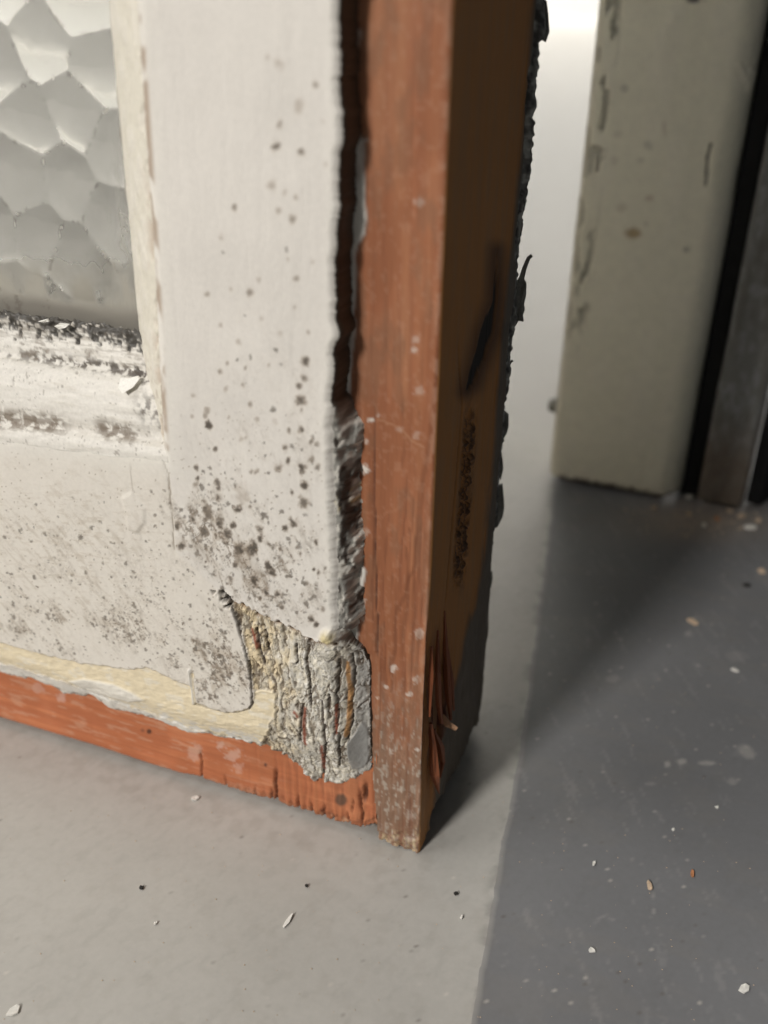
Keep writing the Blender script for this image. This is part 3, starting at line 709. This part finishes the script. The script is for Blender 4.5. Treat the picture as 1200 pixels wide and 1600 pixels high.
rim_ = np.concatenate([rim_q(ii[0, :])[:, ::1], rim_q(ii[-1, :])[:, ::-1], rim_q(ii[:, 0])[:, ::-1], rim_q(ii[:, -1])[:, ::1]])
allq = np.concatenate([qf, qb, rim_])
gl = mesh_np("glass_pane", np.concatenate([Vf, Vbk]), allq, M_glass, sash, np.concatenate([gcol.reshape(-1, 3), np.ones((n_*k2_, 3))*.9]))
a_ = gl.data.attributes.new("Dirt", 'FLOAT', 'POINT'); a_.data.foreach_set("value", np.concatenate([dirt.ravel(), np.zeros(n_*k2_)]).astype(np.float32))

# the rest of the frame, beyond the photograph
st2 = box("stile", (-412, -5.5, 0), (-360, 40, 470), M_cream, sash, 1.2)
box("top_rail", (-360, -5.5, 424), (0, 40, 470), M_cream, sash, 1.2)

# ------------------------------------------------------------------ ragged paint along the back arris and its flakes
SIL = [(850, -200), (850, -20), (852, 5), (851, 30), (854, 45), (853, 62), (843, 66), (842, 85), (840, 120), (838, 160), (836, 190), (833, 230), (830, 260), (827, 290), (820, 320), (816, 335), (815, 355), (812, 375), (810, 395),
       (809, 420), (808, 450), (807, 480), (806, 505), (803, 520), (801, 540), (799, 560), (797, 590), (795, 608), (790, 625), (788, 640), (789, 655), (787, 675), (786, 690), (784, 700), (781, 720), (780, 740), (779, 757), (778, 780), (777, 800),
       (773, 825), (770, 835), (766, 865), (765, 890), (764, 915), (762, 940), (761, 960), (760, 985), (758, 1010), (753, 1035), (749, 1060), (746, 1080), (741, 1110), (735, 1130)]
sil = np.array([on_y(u, v, 41.5) for u, v in SIL]); o_ = np.argsort(sil[:, 2]); sil = sil[o_]
zr_ = np.concatenate([np.arange(4, 153, .3), np.arange(153, 424, 6.)]); tr_ = np.linspace(0, 1, 9)
Tk, Zk = np.meshgrid(tr_, zr_, indexing='ij')
sx_ = np.interp(Zk, sil[:, 2], sil[:, 0]) + (fbm(Zk*1.2, Zk*0, 4, 261)-.5)*.9
Xk = -.6 + (sx_+.6)*np.sin(np.minimum(Tk, .8)/.8*math.pi/2) ; Xk = np.where(Tk > .8, sx_*(1-(Tk-.8)*.4), Xk)
Yk = 39.2 + 2.4*Tk**1.5*1.1 + (fbm(Tk*4, Zk*.6, 3, 263)-.5)*.9*ss(0, .3, Tk)
nk = fbm(Tk*5, Zk*.8, 4, 265)
ck = mixc(np.ones(Xk.shape+(3,))*np.array([.15, .145, .13]), (.36, .36, .32), ss(.5, .66, nk))
ck = mixc(ck, (.03, .025, .02), ss(.44, .34, nk)*.8)
rg = grid_np("paint_ridge", np.stack([Xk, Yk, Zk], -1), M_bead, stile, ck, flip=True)
box("back_face", (-52, 40.3, 3), (-.7, 42.2, 424), M_cream, stile)

def plate(name, pts, y, mat, parent, thick=.5, wav=.5, seed=0, lean=0.):
    """thin torn flake: an outline fanned from its middle, with thickness and a slight curl"""
    P2 = np.array([on_y(u, v, y) for u, v in pts]); cn = P2.mean(0); n = len(P2)
    rg_ = np.random.RandomState(seed)
    P2 = P2.copy(); P2[:, 1] += rg_.uniform(-wav, wav, n) + lean*(P2[:, 2]-cn[2]); mid_ = (P2+cn)/2; mid_[:, 1] += rg_.uniform(-wav, wav, n)*.5
    fr = np.concatenate([P2, mid_, cn[None]]); bk_ = fr + np.array([0, thick, 0])
    q, t = [], []
    m_ = len(fr)
    for i in range(n):
        j = (i+1) % n
        q += [(i, j, n+j, n+i), (m_+j, m_+i, m_+n+i, m_+n+j), (i, m_+i, m_+j, j)]
        t += [(n+i, n+j, 2*n), (m_+n+j, m_+n+i, m_+2*n)]
    return mesh_np(name, np.concatenate([fr, bk_]), q, mat, parent, smooth=False, tris=t)
M_flake = mat_attr("grey_old_paint", .6, .3, bump=.6, scale=1500, var=.2, base=(.20, .195, .17))
plate("paint_flake", [(806, 440), (814, 432), (822, 443), (821, 462), (817, 478), (818, 487), (816, 495), (818, 502), (811, 500), (805, 510), (802, 480)], 42.3, M_flake, stile, .6, .5, 3)
plate("paint_flake", [(788, 642), (793, 650), (794, 668), (790, 680), (784, 690), (781, 660)], 42.2, M_flake, stile, .6, .4, 5)
plate("paint_flake", [(779, 757), (783, 758), (786, 780), (786, 797), (783, 812), (777, 824), (770, 826), (770, 780)], 42.3, M_flake, stile, .7, .5, 7)
plate("paint_flake", [(763, 896), (768, 893), (769, 905), (767, 918), (761, 919)], 42.2, M_flake, stile, .5, .3, 9)
plate("paint_flake", [(845, -8), (854, 2), (856, 25), (857, 50), (852, 66), (846, 62), (843, 25)], 42.3, M_flake, stile, .6, .4, 11)
plate("paint_flake", [(781, 704), (785, 718), (785, 735), (781, 752), (777, 735)], 42.2, M_flake, stile, .5, .3, 13)

def sliver(name, pts, rad, mat, parent, seed=0, flat=.6):
    """a torn splinter: tapering five-sided rod through 3-D points"""
    rg_ = np.random.RandomState(seed); P3 = np.array(pts, float); n = len(P3)
    d = np.gradient(P3, axis=0); d /= np.linalg.norm(d, axis=1)[:, None]
    V, q = [], []
    for i in range(n):
        a = np.cross(d[i], [0, 1, 0.1]); a /= np.linalg.norm(a); b = np.cross(d[i], a)
        for k in range(5):
            t = 2*math.pi*k/5; r = rad[i]*rg_.uniform(.75, 1.2)
            V.append(P3[i] + a*math.cos(t)*r + b*math.sin(t)*r*flat)
    for i in range(n-1):
        for k in range(5):
            q.append((i*5+k, i*5+(k+1) % 5, (i+1)*5+(k+1) % 5, (i+1)*5+k))
    V += [P3[0], P3[-1]]; e = len(V)
    t = [(k, e-2, (k+1) % 5) for k in range(5)] + [((n-1)*5+k, (n-1)*5+(k+1) % 5, e-1) for k in range(5)]
    return mesh_np(name, V, q, mat, parent, smooth=False, tris=t)
M_spl = mat_attr("torn_red_wood", .55, .4, bump=.6, scale=500, stretch=(4, 4, .3), var=.25, base=(.26, .08, .032))
M_spl2 = mat_attr("torn_pale_wood", .6, .3, bump=.6, scale=500, stretch=(4, 4, .3), var=.2, base=(.55, .32, .19))
def sp3(lst):
    out = []
    for u, v, x in lst: out.append(on_x(u, v, x))
    return out
sliver("splinter", sp3([(694, 955, .0), (697, 1020, .3), (700, 1080, .8), (704, 1125, 1.6)]), [.25, .7, .8, .3], M_spl, stile, 1)
sliver("splinter", sp3([(690, 1118, .2), (700, 1131, 1.6), (708, 1136, 2.6), (713, 1139, 3.2)]), [.7, .9, .7, .55], M_spl2, stile, 2)
sliver("splinter", sp3([(684, 985, .0), (683, 1050, .4), (686, 1100, .6), (690, 1130, .8)]), [.2, .6, .7, .4], M_spl, stile, 3)
sliver("splinter", sp3([(672, 1130, .1), (676, 1170, .5), (679, 1210, .9), (686, 1240, 1.3)]), [.4, 1.0, .9, .12], M_spl, stile, 4)
sliver("splinter", sp3([(678, 1140, -.2), (688, 1165, .4), (692, 1190, .6), (688, 1215, .6)]), [.3, .8, .6, .15], M_spl, stile, 5)
sliver("splinter", sp3([(674, 1010, .0), (673, 1060, .2), (671, 1120, .3)]), [.2, .5, .2], M_spl, stile, 6)
sliver("splinter", sp3([(700, 1010, -.2), (705, 1060, .2), (709, 1110, .5)]), [.15, .5, .2], M_spl, stile, 7)
dk_ = [on_y(u, v, 42.5) for u, v in ((811, 446), (815, 434), (820, 418), (826, 403), (831, 399))]
sliver("splinter", dk_, [.7, .6, .42, .36, .42], M_flake, stile, 8)
sliver("splinter", [on_y(u, v, 42.2) for u, v in ((796, 568), (799, 565), (801, 563))], [.4, .22, .25], M_flake, stile, 9)

# ================================================================== PIECES STANDING BEHIND
def sheet_post(x0, x1, y0, yd, z0, z1, r, fn, name, mat, parent, rr=1.3):
    """rounded upright post as one wrapped sheet; fn gives colour and relief"""
    path = [(x0, y0+yd)]
    for k in range(9):
        a = math.pi*1.0 + k/8*math.pi/2; path.append((x0+r+r*math.cos(a), y0+r+r*math.sin(a)))
    for k in range(9):
        a = math.pi*1.5 + k/8*math.pi/2; path.append((x1-r*rr+r*rr*math.cos(a), y0+r*rr+r*rr*math.sin(a)))
    path.append((x1, y0+yd)); path = np.array(path)
    s = np.concatenate([[0], np.cumsum(np.hypot(*np.diff(path, axis=0).T))]); st = np.arange(0, s[-1], .5)
    px = np.interp(st, s, path[:, 0]); pyy = np.interp(st, s, path[:, 1])
    tx = np.gradient(px); tyy = np.gradient(pyy); l = np.hypot(tx, tyy); nx, nny = tyy/l, -tx/l
    zz = np.concatenate([[0], np.arange(.8, 190, .5), np.arange(190, z1-z0, 8)])
    I, Zz = np.meshgrid(np.arange(len(st)), zz, indexing='ij')
    Xp = px[I]; Yp = pyy[I]; Zp = z0 + Zz
    Up, Vp = look(Xp, Yp, Zp)
    cp, hp = fn(Xp, Yp, Zp, Up, Vp, st[I])
    rz = np.clip(1-Zz/1.2, 0, 1)**2*.8
    hp = hp - rz
    P_ = np.stack([Xp+nx[I]*hp, Yp+nny[I]*hp, Zp], -1)
    return grid_np(name, P_, mat, parent, cp)

def board_fn(Xp, Yp, Zp, Up, Vp, St):
    nb = fbm(St*.15, Zp*.08, 4, 301); n3 = fbm(St*.6, Zp*.35, 4, 303)
    cp = np.ones(Xp.shape+(3,))*np.array([.72, .695, .56])
    cp = mixc(cp, (.74, .71, .59), ss(.45, .65, nb)*.5)
    hp = (nb-.5)*.5 + (n3-.5)*.12
    for (u, v, a, b, k, col) in ((988, 364, 16, 10, .9, (.36, .26, .13)), (974, 325, 12, 8, .3, (.35, .28, .2)), (1015, 310, 7, 5, .4, (.36, .24, .17)), (1072, 390, 7, 7, .6, (.2, .19, .15)), (1012, 228, 8, 8, .3, (.2, .2, .16)),
                               (975, 138, 8, 7, .4, (.2, .2, .17)), (962, 48, 6, 9, .6, (.12, .12, .10)), (933, 20, 4, 9, .8, (.08, .08, .07)), (929, 55, 4, 5, .8, (.08, .08, .07)), (1085, -2, 16, 8, .95, (.05, .045, .045)),
                               (1038, 200, 4, 14, .3, (.3, .2, .15)), (1000, 250, 7, 6, .3, (.25, .22, .18)), (965, 210, 9, 7, .25, (.3, .25, .2)), (960, 250, 8, 8, .25, (.3, .25, .2)), (918, 480, 7, 10, .35, (.25, .23, .18)), (1010, 350, 6, 5, .3, (.3, .25, .2))):
        d = np.hypot((Up-u)/a, (Vp-v)/b) + (n3-.5)*.9
        cp = mixc(cp, col, ss(1.15, .5, d)*k)
    sl_ = ss(3, .8, seg_dist(Up, Vp, [(1112, 225), (1106, 245), (1104, 288)])); cp = mixc(cp, (.06, .055, .045), sl_*.85); hp -= sl_*.6
    rg_ = ss(4, 1.5, seg_dist(Up, Vp, [(1155, 100), (1162, 115), (1166, 128), (1172, 108), (1178, 110), (1168, 140)])); hp += rg_*.5
    # chipped left arris
    ar = ss(10, 4, np.abs(St-42.5)); chp = ss(.54, .62, fbm(St*.5, Zp*.14, 4, 307))*ss(5, 2.0, np.abs(St-43.5))*ss(40, 60, Zp)
    cp = mixc(cp, (.10, .10, .075), chp*.6); hp -= chp*.7
    cp = mixc(cp, (.60, .56, .45), ss(5, 1, np.abs(St-39))*.5)
    cp = mixc(cp, (.16, .12, .08), ss(1.6, .3, Zp-2.2)*ss(.4, .6, n3))
    return cp, hp
board = empty("painted_board", (0, 0, 0))
tag(board, "upright cream painted board behind the window sash, with tan stain and chipped left edge", "board")
sheet_post(-12.0, 30.4, 163.5, 42, 1.8, 480, 3.0, board_fn, "front_face", M_far, board, 2.4)
box("timber_core", (-8, 171, 3), (26, 204, 480), M_body, board)
peg = sliver("peg", [(-9.5, 171, 24.2), (-12.2, 170.6, 24.0), (-15.2, 170.4, 23.8)], [2.6, 2.5, 2.0], M_flake, board, 12, 1.0)

def grey_fn(Xp, Yp, Zp, Up, Vp, St):
    nb = fbm(St*.25, Zp*.05, 4, 311); n3 = fbm(St*.8, Zp*.3, 4, 313)
    cp = np.ones(Xp.shape+(3,))*np.array([.20, .20, .19])
    cp = mixc(cp, (.30, .31, .31), ss(.5, .65, n3)*.6); cp = mixc(cp, (.13, .12, .10), ss(.5, .7, nb)*.5)
    cp = mixc(cp, (.16, .12, .085), ss(36, 12, Zp)*.7)
    return cp, (nb-.5)*.6+(n3-.5)*.3
grey = empty("grey_post")
tag(grey, "narrow weathered grey post standing right of the cream board, beyond a black gap", "post")
sheet_post(35.9, 50.0, 166.5, 30, .8, 480, 1.6, grey_fn, "front_face", M_dull, grey)
box("timber_core", (38, 168.5, 2), (49, 196, 480), M_body, grey)
blk = box("black_strip", (30.7, 169.5, 1.0), (35.8, 200, 480), M_black, None, .6)  # solid black strip set into the gap between board and post
tag(blk, "plain black strip filling the gap between cream board and grey post", "strip")
blk2 = mesh_np("dark_board", [(50.6, 172, 1), (90, 262, 1), (54.6, 170, 1), (94, 260, 1), (50.6, 172, 480), (90, 262, 480), (54.6, 170, 480), (94, 260, 480)],
               [(0, 2, 6, 4), (2, 3, 7, 6), (3, 1, 5, 7), (1, 0, 4, 5), (4, 6, 7, 5), (0, 1, 3, 2)], M_black, None, smooth=False)
tag(blk2, "dark board running back behind the grey post at the right edge", "board")

# ================================================================== FLOOR, WALL
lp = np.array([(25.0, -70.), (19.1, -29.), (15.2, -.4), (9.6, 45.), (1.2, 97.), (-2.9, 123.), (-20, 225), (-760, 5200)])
us = np.concatenate([[-12000, -8000, -6000, -4000, -2500, -1500, -900, -500, -300, -200, -150], np.arange(-120, 0, .6), np.arange(0, 95, .6), [100, 130, 180, 260, 400, 700, 1200, 2500, 4000]])
ys = np.concatenate([[-1500, -900, -500, -250, -120, -80], np.arange(-64, 210, .6), np.geomspace(212, 5200, 40)])
Uf_, Yf = np.meshgrid(us, ys, indexing='ij')
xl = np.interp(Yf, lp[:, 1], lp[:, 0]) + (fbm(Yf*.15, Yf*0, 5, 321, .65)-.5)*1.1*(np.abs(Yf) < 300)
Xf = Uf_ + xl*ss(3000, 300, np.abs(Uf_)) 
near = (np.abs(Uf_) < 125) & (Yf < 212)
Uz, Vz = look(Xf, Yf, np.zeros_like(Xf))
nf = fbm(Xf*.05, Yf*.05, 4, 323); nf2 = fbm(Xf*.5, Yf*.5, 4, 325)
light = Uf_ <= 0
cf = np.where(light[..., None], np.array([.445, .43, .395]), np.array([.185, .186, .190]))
cf = cf*(1+.14*(nf-.5)*near)[..., None]
cf = mixc(cf, (.34, .31, .27), ss(.58, .75, nf2)*.15*light*near)
w1, _, wi = worley(Xf*.42, Yf*.42, 331); w2, _, wj = worley(Xf*.16, Yf*.16, 333)
cf = mixc(cf, (.12, .10, .085), ss(.13, .05, w1)*(wi < .05)*near*.6)
cf = mixc(cf, (.62, .58, .52), ss(.12, .05, w1)*(wi > .97)*near*.6)
cf = mixc(cf, (.50, .47, .42), ss(.06, .02, w2)*(wj > .8)*near*~light*.7)
big = fbm(Xf*.02+3, Yf*.03, 4, 341); cf = cf*(1+.20*(big-.5)*near)[..., None]
scu = fbm(Xf*.8-Yf*.3, Yf*.25+Xf*.05, 4, 343); cf = mixc(cf, (.09, .085, .075), ss(.62, .78, scu)*.07*near)
smu = fbm(Xf*.12, Yf*.3, 4, 345); cf = mixc(cf, (.24, .22, .19), ss(.52, .72, smu)*np.where(light, .04, .12)*near)
ftd = np.exp(-np.maximum(np.abs(Yf-20)-26, 0)/4)*(Xf < 3)*near; cf = mixc(cf, (.16, .13, .10), ftd*ss(.35, .65, nf2)*.12)
bnd = np.exp(-(Uf_/1.4)**2)*near*ss(.45, .65, fbm(Xf*.3, Yf*.3, 3, 347)); cf = mixc(cf, (.20, .19, .175), bnd*.5)
scf = ss(.70, .80, fbm(Xf*.9+Yf*.5, Yf*.12-Xf*.1, 3, 335))
cf = mixc(cf, (.50, .48, .45), scf*.12*near)
for pl, w, k in (([(1018, 1390), (1024, 1412), (1020, 1430)], 2, .35), ([(975, 1530), (972, 1565)], 2, .3), ([(930, 1440), (945, 1430), (960, 1437)], 3, .25), ([(860, 1180), (1120, 1196)], 2, 0)):
    cf = mixc(cf, (.45, .43, .40), ss(w, .4, seg_dist(Uz, Vz, pl))*k)
for (u, v, a, b, k) in ((1043, 1193, 6, 6, .7), (1065, 1190, 8, 5, .7), (1105, 1192, 18, 4, .65), (1165, 1175, 16, 12, .55), (1145, 1220, 8, 6, .4), (1150, 1025, 20, 8, .2), (957, 1060, 12, 6, .3), (1075, 990, 6, 5, .4), (1015, 1225, 10, 3, .3)):
    d = np.hypot((Uz-u)/a, (Vz-v)/b) + (nf2-.5)*1.3
    cf = mixc(cf, (.42, .40, .37), ss(1.1, .5, d)*k)
dustc = np.exp(-((Uz-1090)/110)**2-((Vz-815)/30)**2)
cf = mixc(cf, (.36, .29, .22), dustc*.6*near)
Zf = (nf-.5)*.06*near + (nf2-.5)*.02*near
edge0 = np.exp(-(Uf_/.5)**2)*near
i0 = int(np.where(us >= 0)[0][0])
Pf = np.stack([Xf, Yf, Zf], -1)
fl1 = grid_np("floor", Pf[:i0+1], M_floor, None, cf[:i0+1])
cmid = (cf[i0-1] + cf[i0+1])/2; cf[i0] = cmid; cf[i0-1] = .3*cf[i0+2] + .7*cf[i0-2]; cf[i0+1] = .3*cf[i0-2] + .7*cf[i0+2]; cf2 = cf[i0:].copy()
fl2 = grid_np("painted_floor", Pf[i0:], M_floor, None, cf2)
tag(fl1, kind='structure'); tag(fl2, kind='structure')
wl = box("wall", (-12000, 5200, -50), (5000, 5260, 2800), M_wall, None); tag(wl, kind='structure')

# ------------------------------------------------------------------ crumbs and chips
def chip(u, v, a, b, rot, mat, label, seed, name="paint_chip", pos=None, th=.25, group=None, z=0.):
    rg_ = np.random.RandomState(seed); n = rg_.randint(6, 9)
    c0 = on_z(u, v, z) if pos is None else np.array(pos, float)
    t = np.sort(np.linspace(0, 2*math.pi, n, endpoint=False) + rg_.uniform(-.25, .25, n))
    a *= .85; b *= .85
    px = np.cos(t)*a*rg_.uniform(.55, 1.2, n); pyy = np.sin(t)*b*rg_.uniform(.55, 1.2, n)
    cr, sr = math.cos(rot), math.sin(rot); x = px*cr-pyy*sr; y = px*sr+pyy*cr
    zt = th + rg_.uniform(0, th*.9, n)
    top = np.stack([x, y, zt], 1); bot = np.stack([x, y, np.full(n, .03)], 1)
    V = np.concatenate([top, bot, [[0, 0, th*1.3]]])
    q = [(i, n+i, n+(i+1) % n, (i+1) % n) for i in range(n)]; tr3 = [(i, (i+1) % n, 2*n) for i in range(n)]
    o = mesh_np(name, V, q, mat, None, smooth=False, tris=tr3); o.location = Vector(c0)*MM
    tag(o, label, "paint chip", group); return o
G = "crumbs of paint and wood scattered on the floor"
chip(305, 1248, 1.0, .7, .3, M_chip, "small white paint chip on the pale floor just below the bottom rail", 1, group=G, z=.1)
chip(450, 1440, .45, 2.2, -.1, M_chip, "thin upright white sliver of paint on the pale floor near the lower middle", 2, group=G, z=.1)
chip(221, 1388, .6, .5, 0, M_dark, "tiny black crumb on the pale floor left of centre", 3, "dark_crumb", group=G, z=.1)
chip(22, 1580, .9, 1.3, -.4, M_chip, "oval cream paint chip in the lower left corner of the pale floor", 4, group=G, z=.1)
chip(1015, 1385, .75, 1.5, .3, M_tan, "pale tan seed-like flake on the grey floor near a thread-like scratch", 5, "wood_crumb", group=G, z=.1)
chip(1081, 1366, .45, 1.2, .1, M_orange, "rust-coloured crumb on the grey floor right of the tan flake", 6, "wood_crumb", group=G, z=.1)
chip(1084, 973, 2.6, 1.1, -.45, M_tan, "largest tan wood flake on the grey floor, below the grey post", 7, "wood_crumb", group=G, z=.1)
chip(1163, 1546, .95, 1.4, -.5, M_chip, "largest white paint chip near the lower right corner of the grey floor", 8, group=G, z=.1)
chip(928, 1350, .35, .7, 0, M_chip, "tiny white speck on the grey floor left of the tan flake", 9, group=G, z=.1)
chip(925, 1486, .7, .7, .5, M_chip, "small pale chip with a faint smear on the grey floor below the tiny white speck", 10, group=G, z=.1)
chip(1148, 1048, 1.1, .8, 0, M_chip, "pale round chip on the grey floor well below the grey post", 11, group=G, z=.1)
chip(1190, 893, 1.3, 1.8, 0, M_tan, "pale crumb at the right edge of the picture below the dark board", 12, "wood_crumb", group=G, z=.1)
chip(1167, 915, 1.5, 1.1, 0, M_dark, "round dark crumb on the floor near the right edge", 13, "dark_crumb", group=G, z=.1)
chip(1120, 1262, .45, .35, 0, M_chip, "tiny white dot on the grey floor right of the worn smear", 14, group=G, z=.1)
chip(1052, 1297, .35, .35, 0, M_chip, "tiny white dot on the grey floor left of and below the worn smear", 15, group=G, z=.1)
chip(243, 1443, .3, .5, 0, M_chip, "minute white speck on the pale floor left of the thin sliver", 16, group=G, z=.1)
chip(721, 1434, .35, .5, .2, M_chip, "small white speck on the pale floor near the dark floor paint", 17, group=G, z=.1)
chip(712, 1397, .5, .4, .2, M_dark, "tiny dark crumb on the pale floor beside the tip of the sash shadow", 18, "dark_crumb", group=G, z=.1)
chip(479, 1385, .4, .3, .2, M_dark, "tiny dark crumb on the pale floor above the thin white sliver", 19, "dark_crumb", group=G, z=.1)
G2 = "crumbs swept against the foot of the grey post"
rg_ = np.random.RandomState(77)
for i, (u, v, a, mt_, lb) in enumerate(((1158, 808, 1.9, M_tan, "brightest tan crumb at the foot of the grey post"), (1172, 826, 2.2, M_chip, "curled white paint flake lying in front of the grey post"),
        (1078, 778, 1.6, M_chip, "white crumb in the dark gap between cream board and grey post"), (1075, 805, 1.5, M_tan, "tan crumb in front of the gap beside the cream board"),
        (1120, 812, 1.3, M_orange, "rusty crumb in front of the grey post foot"), (1022, 795, 1.2, M_tan, "small tan crumb under the front of the cream board"),
        (1140, 800, 1.4, M_tan, "tan crumb touching the base of the grey post"), (1185, 815, 1.2, M_tan, "small crumb right of the curled white flake"), (1100, 822, 1.0, M_chip, "little pale crumb farthest out from the gap"))):
    chip(u, v, a, a*.6, rg_.uniform(-1, 1), mt_, lb, 40+i, "wood_crumb" if mt_ is not M_chip else "paint_chip", group=G2, th=.6, z=.1)
# scattered grit: far too fine to count
q, V, tr3, k = [], [], [], 0
rg_ = np.random.RandomState(9)
for i in range(420):
    u = rg_.uniform(0, 1200); v = rg_.uniform(900, 1600)
    if i < 120: u = rg_.normal(1090, 60); v = rg_.normal(812, 12)
    p0 = on_z(u, v, .12)
    if -90 < p0[0] < 1 and 0 < p0[1] < 42: continue
    r = rg_.uniform(.06, .20) if i >= 120 else rg_.uniform(.2, .6)
    a = rg_.uniform(0, 6.3, 3)
    for t in (0, 2.1, 4.2): V.append(p0 + np.array([math.cos(t+a[0])*r, math.sin(t+a[0])*r*.7, -.05]))
    V.append(p0+np.array([0, 0, r*.7])); b0 = len(V)-4
    tr3 += [(b0, b0+1, b0+3), (b0+1, b0+2, b0+3), (b0+2, b0, b0+3)]
grit = mesh_np("floor_grit", V, np.zeros((0, 4)), M_tan, None, smooth=False, tris=tr3)
tag(grit, "fine grit scattered over the floor", "grit", kind='stuff')
# white flake resting on the moulding
fp = on_y(208, 600, -1.5)
fk = plate("paint_chip", [(186, 592), (189, 603), (199, 610), (210, 604), (214, 594), (209, 591), (198, 593)], -1.3, M_chip, None, .35, .02, 21, 1.0)
tag(fk, "bright white heart-shaped paint chip in the moulding corner under glass", "paint chip")
for i, (pts, y) in enumerate((([(84, 510), (93, 505), (107, 507), (103, 512), (90, 515)], 2.2), ([(60, 502), (72, 499), (75, 503), (66, 505)], 2.4))):
    f_ = plate("paint_flake", pts, y, M_chip, rail_e, .3, .3, 30+i)
